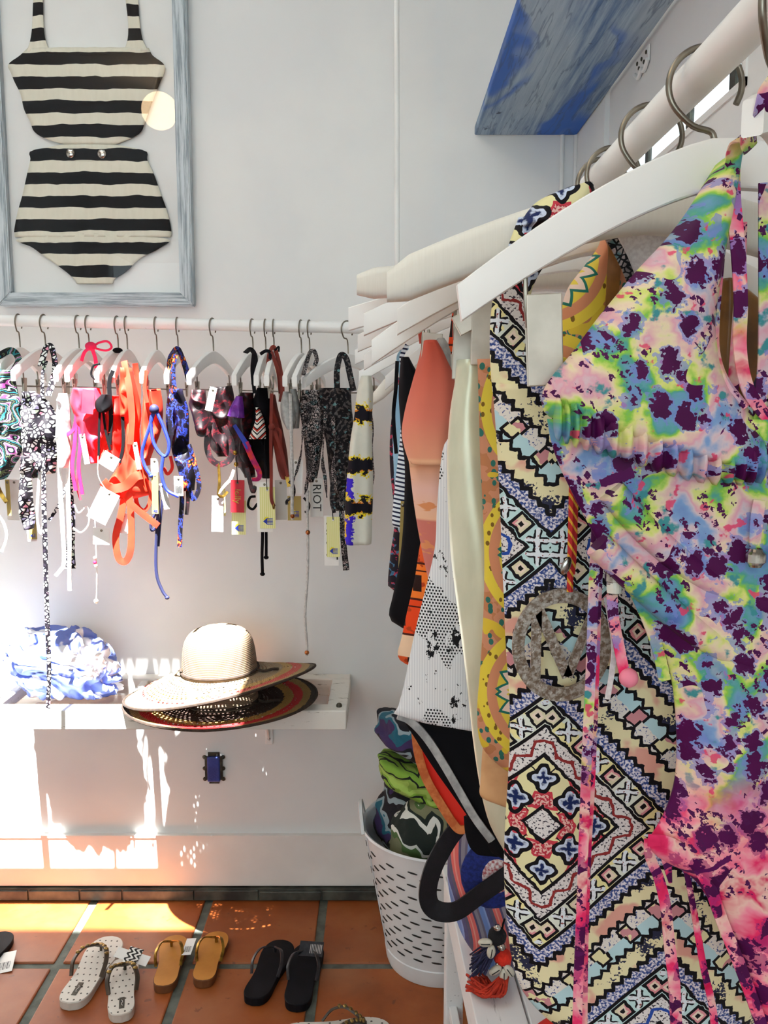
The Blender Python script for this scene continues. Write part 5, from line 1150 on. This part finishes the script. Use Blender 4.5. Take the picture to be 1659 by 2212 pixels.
# 14 snake
g = garment('bikini', 'grey snakeskin print bikini with knotted braided ties', 680, 1040, 2.19, BG)
panel('bikini_top', [(842, 652, 688), (880, 646, 698), (930, 654, 700), (990, 660, 692), (1040, 662, 684)], 2.20, MT['snake'], g, crump=0.022, bulge=0.024)
strap(g, [(655, 810, 2.17), (668, 765, 2.24), (678, 758, 2.26), (684, 775, 2.22), (680, 790, 2.2)], 2.2, 9, MT['snake']); strap(g, [(655, 920), (650, 980), (640, 1020), (632, 1040)], 2.15, 6, MT['snake'], 'tie', twist=6)
strap(g, [(664, 950), (666, 1010), (662, 1050), (658, 1068)], 2.15, 8, MT['snake'], 'tie', twist=5); strap(g, [(624, 1040), (634, 1050), (634, 1070), (620, 1082), (620, 1090)], 2.14, 6, MT['greyprint'], 'tie')
card(g, 665, 1085, 2.185, 16, 60, MT['card'], 1); card(g, 684, 1075, 2.175, 28, 86, MT['greycard'], 0, text='RIOT', tsize=0.030); strap(g, [(656, 1075), (668, 1090), (664, 1104), (658, 1106)], 2.16, 5, MT['greyprint'], 'tie')
# 15 grey teal
g = garment('bikini', 'grey and teal scroll print bikini at the right end of the back bar', 735, 1100, 2.18, BG)
panel('bikini_top', [(838, 690, 758), (880, 692, 760), (930, 700, 765), (990, 708, 764), (1050, 714, 756), (1100, 722, 752)], 2.20, MT['greyprint'], g, crump=0.022, bulge=0.026)
strap(g, [(728, 840, 2.18), (728, 800, 2.18), (736, 768, 2.2), (748, 775, 2.2), (756, 810, 2.18), (764, 845, 2.18)], 2.18, 13, MT['greyprint']); strap(g, [(704, 890), (699, 950), (697, 1000), (702, 1030), (706, 1075)], 2.15, 8, MT['snake'], 'tie', twist=5); strap(g, [(718, 900), (724, 960), (720, 1010), (726, 1060)], 2.15, 9, MT['snake'], 'tie', twist=4)
strap(g, [(800, 890), (806, 930), (803, 980), (806, 1030), (798, 1070)], 2.2, 6, MT['snake'], 'tie', twist=5); strap(g, [(738, 1040), (738, 1110), (742, 1170), (748, 1232)], 2.17, (10, 14), MT['snake'], 'tie'); strap(g, [(718, 1040), (716, 1080), (722, 1108)], 2.14, 8, MT['greyprint'], 'tie')
card(g, 716, 1168, 2.155, 32, 112, MT['card'], 0, text='RIOT', tsize=0.042); card(g, 720, 1160, 2.145, 29, 90, MT['yellowcard'], 0, logo=True, string=[(718, 1100, 2.15), (718, 1060, 2.16)])

# ---------------------------------------------------------------- garments on the right rack
RG = 'swimwear hanging on the rod along the right wall'
g = garment('rash_vest', 'cream garment with black ink blots and a purple streak at the rack end', 775, 1172, 2.08, RG, 'swimwear')
panel('body', [(812, 780, 802), (850, 771, 806), (900, 765, 804), (960, 756, 804), (1050, 748, 806), (1120, 745, 804), (1160, 745, 803), (1174, 746, 802)], 2.06, MT['inkblot'], g, bulge=0.03, fold=0.006, freq=90)
# far pieces
g = garment('swim_shorts', 'dark floral swim piece hanging lowest at the far end of the rack', 852, 1270, 1.78, RG, 'swimwear')
panel('body', [(860, 858, 880), (910, 845, 910), (1000, 842, 930), (1120, 852, 930), (1200, 843, 930), (1265, 838, 900), (1275, 850, 890)], 1.78, MT['darkfloral'], g, bulge=0.02, fold=0.005)
strap(g, [(870, 880), (866, 840), (864, 815)], 1.80, 9, MT['darkfloral'])
g = garment('swimsuit', 'sky blue swimsuit edge behind the navy striped one', 850, 1130, 1.66, RG)
panel('body', [(832, 860, 885), (870, 852, 920), (930, 848, 940), (1040, 852, 950), (1130, 858, 950), (1150, 862, 940)], 1.66, MT['skyblue'], g, bulge=0.016); strap(g, [(870, 845), (866, 800), (862, 770), (880, 750)], 1.68, 10, MT['skyblue'])
g = garment('swimsuit', 'navy and white striped swimsuit edge with a green hang tag', 860, 1140, 1.54, RG)
panel('body', [(822, 872, 895), (850, 865, 925), (890, 866, 950), (950, 864, 960), (1040, 854, 960), (1120, 847, 950), (1138, 850, 940)], 1.54, MT['bluestripe'], g, bulge=0.016)
strap(g, [(880, 835), (872, 800), (868, 770), (880, 745)], 1.56, 10, MT['bluestripe'])
card(g, 868, 1155, 1.50, 10, 150, MT['tancard'], 2)
g = garment('swimsuit', 'black swimsuit hanging behind the coral swimsuit', 860, 1350, 1.42, RG)
panel('body', [(772, 866, 884), (810, 863, 905), (850, 861, 940), (900, 864, 985), (950, 868, 1005), (1000, 874, 1020), (1060, 874, 1020), (1150, 870, 1010), (1220, 862, 1000), (1290, 848, 990), (1325, 840, 980), (1345, 848, 960), (1356, 868, 940)], 1.42, MT['black'], g, bulge=0.02, fold=0.005)
strap(g, [(858, 780), (855, 840), (850, 900), (856, 980)], 1.44, 8, MT['black'])
# orange townhouses
g = garment('swimsuit', 'orange townhouse print swimsuit with bright red lining', 900, 1780, 1.27, RG)
panel('body', [(1100, 925, 1100), (1180, 907, 1110), (1250, 896, 1110), (1320, 880, 1110), (1380, 867, 1100), (1415, 859, 1090), (1432, 872, 1080), (1442, 900, 1070)], 1.27, MT['houses'], g, bulge=0.016, fold=0.004)
strap(g, [(960, 1110, 1.28), (965, 1000, 1.29), (968, 880, 1.30), (970, 780, 1.32), (985, 650, 1.33)], 1.27, 10, MT['houses'])
panel('red_lining', [(1440, 900, 1090), (1520, 895, 1100), (1590, 898, 1100), (1650, 910, 1100), (1700, 930, 1100), (1750, 960, 1100), (1788, 985, 1100)], 1.285, MT['redlining'], g, bulge=0.006, fold=0.003)
ribbon('leg_binding', pxs([(896, 1560), (903, 1625), (920, 1680), (948, 1730), (985, 1786), (1005, 1792)], 1.268), 0.013, MT['orangebind'], g, th=0.004)
# coral
g = garment('swimsuit', 'coral pink fading swimsuit with moulded cup', 920, 1250, 1.17, RG)
panel('cup', [(738, 912, 945), (770, 906, 965), (820, 892, 985), (880, 876, 990), (930, 868, 985), (965, 873, 980), (1000, 884, 975)], 1.15, MT['coralfade'], g, bulge=0.035, fold=0.002)
panel('body', [(985, 882, 1060), (1020, 886, 1060), (1080, 893, 1060), (1150, 904, 1070), (1220, 918, 1070), (1260, 927, 1070), (1290, 935, 1060)], 1.17, MT['coralfade'], g, bulge=0.02, fold=0.003)
ribbon('cup_seam', pxs([(884, 1003), (930, 995), (985, 982)], 1.142), 0.008, MT['coralfade'], g, th=0.003); strap(g, [(912, 742), (908, 700), (915, 660), (940, 640)], 1.16, 12, MT['coralfade'])
ball('cup_pad', W(950, 785, 1.14), 0.034, MT['greycloth'], g, (0.45, 0.5, 1))
# white palm
g = garment('swimsuit', 'white textured swimsuit with black palm tree print and black lining', 900, 1560, 1.08, RG)
strap(g, [(1000, 965, 1.08), (1010, 860, 1.10), (1020, 760, 1.12), (1040, 650, 1.14)], 1.1, 16, MT['palm'], 'shoulder_strap')
panel('front', [(930, 985, 1030), (955, 962, 1065), (1000, 952, 1100), (1100, 944, 1120), (1180, 940, 1120), (1250, 925, 1120), (1330, 905, 1120), (1400, 889, 1120), (1480, 873, 1120), (1530, 860, 1110), (1550, 862, 1110), (1572, 1010, 1100)], 1.08, MT['palm'], g, bulge=0.014, fold=0.004, freq=45)
panel('black_lining', [(1500, 875, 1120), (1550, 872, 1150), (1600, 900, 1160), (1660, 938, 1160), (1720, 980, 1160), (1780, 1022, 1160), (1810, 1045, 1150), (1842, 1062, 1130), (1850, 1078, 1110)], 1.105, MT['black'], g, bulge=0.006, fold=0.003)
ribbon('leg_binding', pxs([(860, 1545), (885, 1556), (920, 1592), (955, 1645), (990, 1705), (1025, 1765), (1062, 1815)], 1.092), 0.010, MT['greybind'], g, th=0.005)
panel('black_gusset', [(1765, 1002, 1075), (1800, 1005, 1085), (1830, 1015, 1090), (1846, 1030, 1085)], 1.12, MT['black'], g, bulge=0.006)
# satin
g = garment('swimsuit', 'pale champagne satin swimsuit beside the palm print one', 1040, 1830, 1.0, RG)
panel('body', [(778, 986, 1100), (820, 983, 1110), (880, 973, 1130), (950, 967, 1160), (1000, 965, 1180), (1100, 968, 1200), (1200, 974, 1210), (1300, 986, 1220), (1400, 999, 1220), (1500, 1011, 1220), (1600, 1022, 1220), (1700, 1037, 1200), (1770, 1054, 1180), (1810, 1072, 1150), (1836, 1088, 1110)], 1.0, MT['satin'], g, bulge=0.022, fold=0.007, freq=55, nu=40, nv=60)
strap(g, [(1006, 800), (1010, 770), (1014, 745)], 1.012, 40, MT['satin'], wob=0)
# paisley
g = garment('swimsuit', 'yellow and teal paisley print swimsuit with peach gusset', 1080, 1740, 0.92, RG)
panel('body', [(776, 1031, 1240), (790, 1032, 1250), (900, 1035, 1280), (1000, 1038, 1300), (1100, 1043, 1300), (1200, 1046, 1300), (1300, 1045, 1300), (1400, 1040, 1300), (1460, 1036, 1300), (1530, 1031, 1290), (1600, 1036, 1270), (1640, 1062, 1250), (1668, 1098, 1230)], 0.92, MT['paisley'], g, bulge=0.018, fold=0.005, nu=34, nv=60)
panel('peach_gusset', [(1600, 1044, 1220), (1640, 1041, 1220), (1690, 1038, 1220), (1722, 1040, 1210), (1742, 1085, 1200)], 0.93, MT['peach'], g, bulge=0.008, fold=0.003)
panel('cup', [(505, 1306, 1322), (540, 1288, 1345), (580, 1258, 1372), (620, 1228, 1392), (660, 1214, 1410), (720, 1205, 1430), (800, 1205, 1430)], 0.93, MT['paisley'], g, bulge=0.02, fold=0.004)
strap(g, [(1318, 690), (1325, 600), (1328, 540), (1318, 505), (1312, 470)], 0.905, 28, MT['brownsatin']); panel('cup', [(610, 1530, 1590), (680, 1520, 1660), (760, 1510, 1740), (860, 1520, 1760), (960, 1540, 1760)], 0.94, MT['brownsatin'], g, bulge=0.03, fold=0.006, freq=160)
# lace piece peeping out
g = garment('lace_top', 'white lace-edged top showing under the near hanger arm', 1380, 640, 0.87, RG, 'swimwear')
panel('body', [(470, 1330, 1540), (520, 1335, 1540), (580, 1360, 1520), (640, 1385, 1500), (720, 1400, 1490)], 0.87, MT['lace'], g, bulge=0.008)
strap(g, [(1318, 510), (1345, 560), (1370, 620), (1385, 660)], 0.86, 22, MT['snake'], 'lace_edge')

# geometric print swimsuit
g = garment('swimsuit', 'cream and black geometric print swimsuit, second garment from the front of the rack', 1200, 2212, 0.80, RG)
EY = 0.80
panel('body', [(830, 1063, 1250), (900, 1069, 1420), (960, 1073, 1600), (1030, 1077, 1735), (1120, 1081, 1740), (1200, 1084, 1738), (1300, 1089, 1735), (1400, 1093, 1730), (1500, 1100, 1725), (1600, 1101, 1724), (1700, 1096, 1728), (1800, 1090, 1734), (1900, 1089, 1736), (2000, 1096, 1728), (2080, 1108, 1716), (2140, 1130, 1690), (2190, 1172, 1650), (2240, 1235, 1590), (2300, 1320, 1500), (2350, 1360, 1460)], EY, MT['ethnic'], g, bulge=0.024, fold=0.0035, freq=38, nu=60, nv=110)
panel('shoulder_strap', [(470, 1120, 1250), (540, 1095, 1200), (600, 1076, 1160), (650, 1064, 1145), (720, 1058, 1150), (800, 1060, 1190), (860, 1066, 1290)], EY - 0.004, MT['ethnic'], g, bulge=0.007, fold=0.002, nu=26, nv=44)
panel('strap_wrap', [(410, 1240, 1272), (420, 1195, 1282), (438, 1160, 1280), (465, 1136, 1270), (490, 1126, 1260)], EY - 0.01, MT['ethnic'], g, bulge=0.030, fold=0.004, crump=0.004)
panel('shoulder_strap', [(620, 1640, 1720), (720, 1650, 1730), (800, 1640, 1735), (900, 1590, 1738), (980, 1540, 1738)], EY, MT['ethnic'], g, bulge=0.007, fold=0.002, nu=26, nv=44)
# medallion on a cord
md = thing('medallion', 'round silver foil pendant with a cut-out letter M on a red and yellow cord', 'pendant', W(1215, 1520, 0.755))
MY = 0.760; mc = W(1213, 1394, MY); kx = MY * 0.98 / FPX * 1.03
def oval(rx, ry, n=48): return [(mc.x + rx * kx * math.cos(2 * math.pi * i / n), mc.z + ry * kx * math.sin(2 * math.pi * i / n)) for i in range(n)]
o1, o2 = oval(109, 127), oval(82, 96); n = 48
V = [(x, MY - 0.0015, z) for x, z in o1] + [(x, MY - 0.0015, z) for x, z in o2] + [(x, MY + 0.0015, z) for x, z in o1] + [(x, MY + 0.0015, z) for x, z in o2]
F = []
for i in range(n):
    j = (i + 1) % n; F += [(i, j, n + j, n + i), (2 * n + i, 2 * n + j, 3 * n + j, 3 * n + i), (i, j, 2 * n + j, 2 * n + i), (n + i, n + j, 3 * n + j, 3 * n + i)]
mesh('ring', V, F, MT['foil'], md)
def stroke(ax, ay, bx, by, w):
    A = W(ax, ay, MY); B = W(bx, by, MY); d = (B - A).normalized(); s = Vector((-d.z, 0, d.x)) * (w * kx / 2)
    return prism_geo([((A + s).x, (A + s).z), ((B + s).x, (B + s).z), ((B - s).x, (B - s).z), ((A - s).x, (A - s).z)], MY - 0.0012, MY + 0.0012)
mesh('letter', *merge([stroke(1160, 1310, 1156, 1470, 22), stroke(1164, 1318, 1226, 1462, 24), stroke(1226, 1462, 1278, 1330, 20), stroke(1280, 1312, 1280, 1470, 22)]), MT['foil'], md)
cord(md, [(1236, 1040), (1235, 1100), (1233, 1180), (1232, 1240), (1231, 1278)], MY - 0.004, 0.0028, MT['redyellow'], 'cord'); cord(md, [(1245, 1045), (1242, 1120), (1240, 1190), (1236, 1240)], MY - 0.002, 0.0026, MT['redyellow'], 'cord')
oc = W(1223, 1222, MY - 0.008); ball('charm', oc, 0.0052, MT['silver'], md, (0.8, 0.35, 1.6), rot=Matrix.Rotation(R(20), 3, 'Y'))

# purple tie-dye swimsuit, nearest
TY = 0.69
g = garment('swimsuit', 'purple, pink and green tie-dye swimsuit with gathered bust nearest the camera', 1450, 1830, TY, RG)
panel('cup', [(345, 1560, 1578), (400, 1522, 1578), (460, 1482, 1574), (520, 1436, 1566), (580, 1380, 1558), (640, 1330, 1550), (700, 1282, 1545), (760, 1238, 1552), (810, 1195, 1568), (850, 1172, 1592), (890, 1176, 1622), (908, 1205, 1634), (930, 1268, 1650), (950, 1340, 1660), (975, 1425, 1668), (995, 1505, 1672), (1006, 1590, 1672)], TY - 0.012, MT['tiedye'], g, bulge=0.026, fold=0.003, freq=46, nu=44, nv=70)
panel('cup', [(420, 1815, 1830), (520, 1800, 1900), (640, 1790, 1990), (760, 1770, 2080), (850, 1730, 2140), (930, 1690, 2140), (1000, 1668, 2120)], TY - 0.008, MT['tiedye'], g, bulge=0.026, fold=0.003, freq=46, nu=30, nv=40)
panel('body', [(905, 1182, 2120), (950, 1190, 2130), (1000, 1206, 2120), (1060, 1234, 2095), (1120, 1265, 2065), (1180, 1298, 2030), (1240, 1335, 2000), (1300, 1380, 1960), (1360, 1415, 1930), (1420, 1440, 1905), (1500, 1456, 1890), (1600, 1462, 1884), (1680, 1458, 1888), (1740, 1442, 1900), (1785, 1420, 1920), (1820, 1402, 1935), (1850, 1420, 1920), (1890, 1490, 1860), (1950, 1535, 1820), (2020, 1570, 1790), (2100, 1600, 1770), (2180, 1628, 1745), (2260, 1640, 1735)], TY, MT['tiedye'], g, bulge=0.020, fold=0.003, freq=40, nu=70, nv=110)
# gathered channel under the cups: small puckers side by side
V, F = [], []; gp = pxs(cat([(1205, 905), (1260, 925), (1340, 948), (1430, 978), (1520, 1000), (1600, 1004), (1660, 1000)], 16), TY - 0.034)
for i, p in enumerate(gp):
    k = 0.0135 + 0.0030 * math.sin(i * 1.1) + 0.0016 * math.sin(i * 2.3); dy = 0.009 + 0.0060 * math.sin(i * 1.1 + 0.6)
    for a in range(10):
        q = 2 * math.pi * a / 10; V.append((p.x, p.y + 0.006 - dy * math.cos(q), p.z + k * math.sin(q) + 0.002 * math.sin(i * 2.3)))
for i in range(len(gp) - 1):
    for a in range(10): F.append((i * 10 + a, i * 10 + (a + 1) % 10, (i + 1) * 10 + (a + 1) % 10, (i + 1) * 10 + a))
F += [tuple(range(10)), tuple((len(gp) - 1) * 10 + a for a in range(10))]
mesh('gathered_band', V, F, MT['tiedye'], g, uvs=[(v[0], v[2]) for v in V], smooth=True)
# folds across the body
for a in ([(1290, 1175), (1380, 1260), (1460, 1330), (1560, 1400), (1700, 1450)], [(1320, 1060), (1400, 1150), (1490, 1225), (1600, 1290), (1700, 1320)]):
    tube('drape_fold', pxs(a, TY - 0.014), 0.011, MT['tiedye'], g, seg=10)
k = TY / FPX
strap(g, [(1655, 225, 0.56), (1634, 262, 0.59), (1604, 292, 0.63), (1584, 340, 0.65), (1584, 430, 0.655), (1594, 540, 0.655), (1600, 650, 0.655), (1598, 750, 0.66), (1612, 830, 0.66), (1640, 880, 0.665), (1675, 920, 0.67)], 0.655, (34, 26), MT['tiedye_pink'], 'shoulder_strap', wob=0.06)
strap(g, [(1602, 480, 0.70), (1598, 620, 0.70), (1590, 740, 0.70), (1584, 850, 0.70), (1594, 900, 0.69)], 0.70, 22, MT['tiedye_pink'], 'shoulder_strap', wob=0.08)
strap(g, [(1652, 395, 0.675), (1652, 600, 0.675), (1650, 780, 0.675), (1640, 900, 0.675), (1650, 980, 0.675)], 0.675, 26, MT['tiedye'], 'shoulder_strap', wob=0.08)
strap(g, [(1690, 170, 0.55), (1662, 205, 0.545), (1648, 245, 0.55), (1630, 285, 0.58), (1604, 318, 0.63)], 0.56, (52, 36), MT['tiedye_pink'], 'strap_knot', wob=0.3)
cord(g, [(1556, 560, 0.68), (1546, 680, 0.675), (1546, 760, 0.672), (1566, 822, 0.668), (1610, 880, 0.667)], 0.67, 0.0032, MT['tiedye_pink'], 'edge_piping')
# long ties
strap(g, [(1289, 1130), (1282, 1280), (1276, 1450), (1268, 1620), (1262, 1780), (1256, 1950), (1250, 2100), (1246, 2240)], 0.70, 22, MT['tiedye'], 'long_tie', wob=0.04); strap(g, [(1300, 1150), (1292, 1300), (1286, 1500), (1278, 1700), (1270, 1850), (1264, 2050), (1262, 2240)], 0.712, 14, MT['tiedye_pink'], 'long_tie', wob=0.05)
strap(g, [(1316, 1180), (1322, 1215), (1326, 1245)], 0.69, (14, 18), MT['tiedye_pink'], 'tie'); strap(g, [(1322, 1285), (1326, 1340), (1338, 1400), (1346, 1440), (1352, 1466)], 0.70, 24, MT['tiedye_pink'], 'tie', wob=0.15); ball('tie_knot', W(1358, 1464, 0.698), 0.008, MT['tiedye_pink'], g)
mesh('silver_bead', *lathe_geo([(0.0045, -0.008), (0.0055, -0.006), (0.0055, -0.004), (0.0072, -0.003), (0.0072, 0.003), (0.0055, 0.004), (0.0058, 0.007), (0.0045, 0.008)], W(1326, 1246, 0.695), 16), MT['silver'], g)
mesh('white_bead', *lathe_geo([(0.004, -0.0045), (0.0058, -0.0045), (0.0062, 0), (0.0058, 0.0045), (0.004, 0.0045)], W(1327, 1268, 0.695), 16), MT['bead_white'], g)
strap(g, [(1350, 1240), (1390, 1320), (1420, 1400), (1436, 1470)], 0.69, (22, 26), MT['tiedye'], 'side_tie', wob=0.1); strap(g, [(1310, 1290), (1326, 1390), (1322, 1450), (1312, 1510)], 0.715, 12, MT['lace'], 'lace_edge', wob=0.3)
strap(g, [(1402, 1812), (1404, 1850), (1424, 1900), (1438, 1960), (1446, 2040), (1456, 2120), (1462, 2240)], 0.70, (22, 28), MT['tiedye_pink'], 'leg_tie', wob=0.12); strap(g, [(1400, 1815), (1440, 1818), (1490, 1850), (1530, 1910), (1560, 1990), (1600, 2090), (1640, 2200), (1650, 2240)], 0.675, 28, MT['tiedye'], 'leg_edge', wob=0.06)
strap(g, [(1478, 1860), (1492, 1930), (1506, 2010), (1520, 2090), (1538, 2170), (1546, 2240)], 0.695, (12, 18), MT['tiedye_pink'], 'leg_tie', wob=0.12); strap(g, [(1440, 1840), (1442, 1870), (1448, 1906)], 0.70, (32, 8), MT['tiedye_pink'], 'leg_tie', wob=0)
cord(g, [(1600, 1140, 0.69), (1585, 1190, 0.685), (1600, 1230, 0.685), (1640, 1262, 0.685), (1690, 1290, 0.685)], 0.685, 0.006, MT['tiedye'], 'edge_piping'); strap(g, [(1640, 1080), (1632, 1150), (1632, 1205)], 0.66, 26, MT['tiedye'], 'centre_tie')
mesh('silver_bead', *lathe_geo([(0.0045, -0.007), (0.0055, -0.005), (0.0075, -0.003), (0.0075, 0.003), (0.0055, 0.005), (0.0045, 0.007)], W(1632, 1205, 0.655), 16), MT['silver'], g)
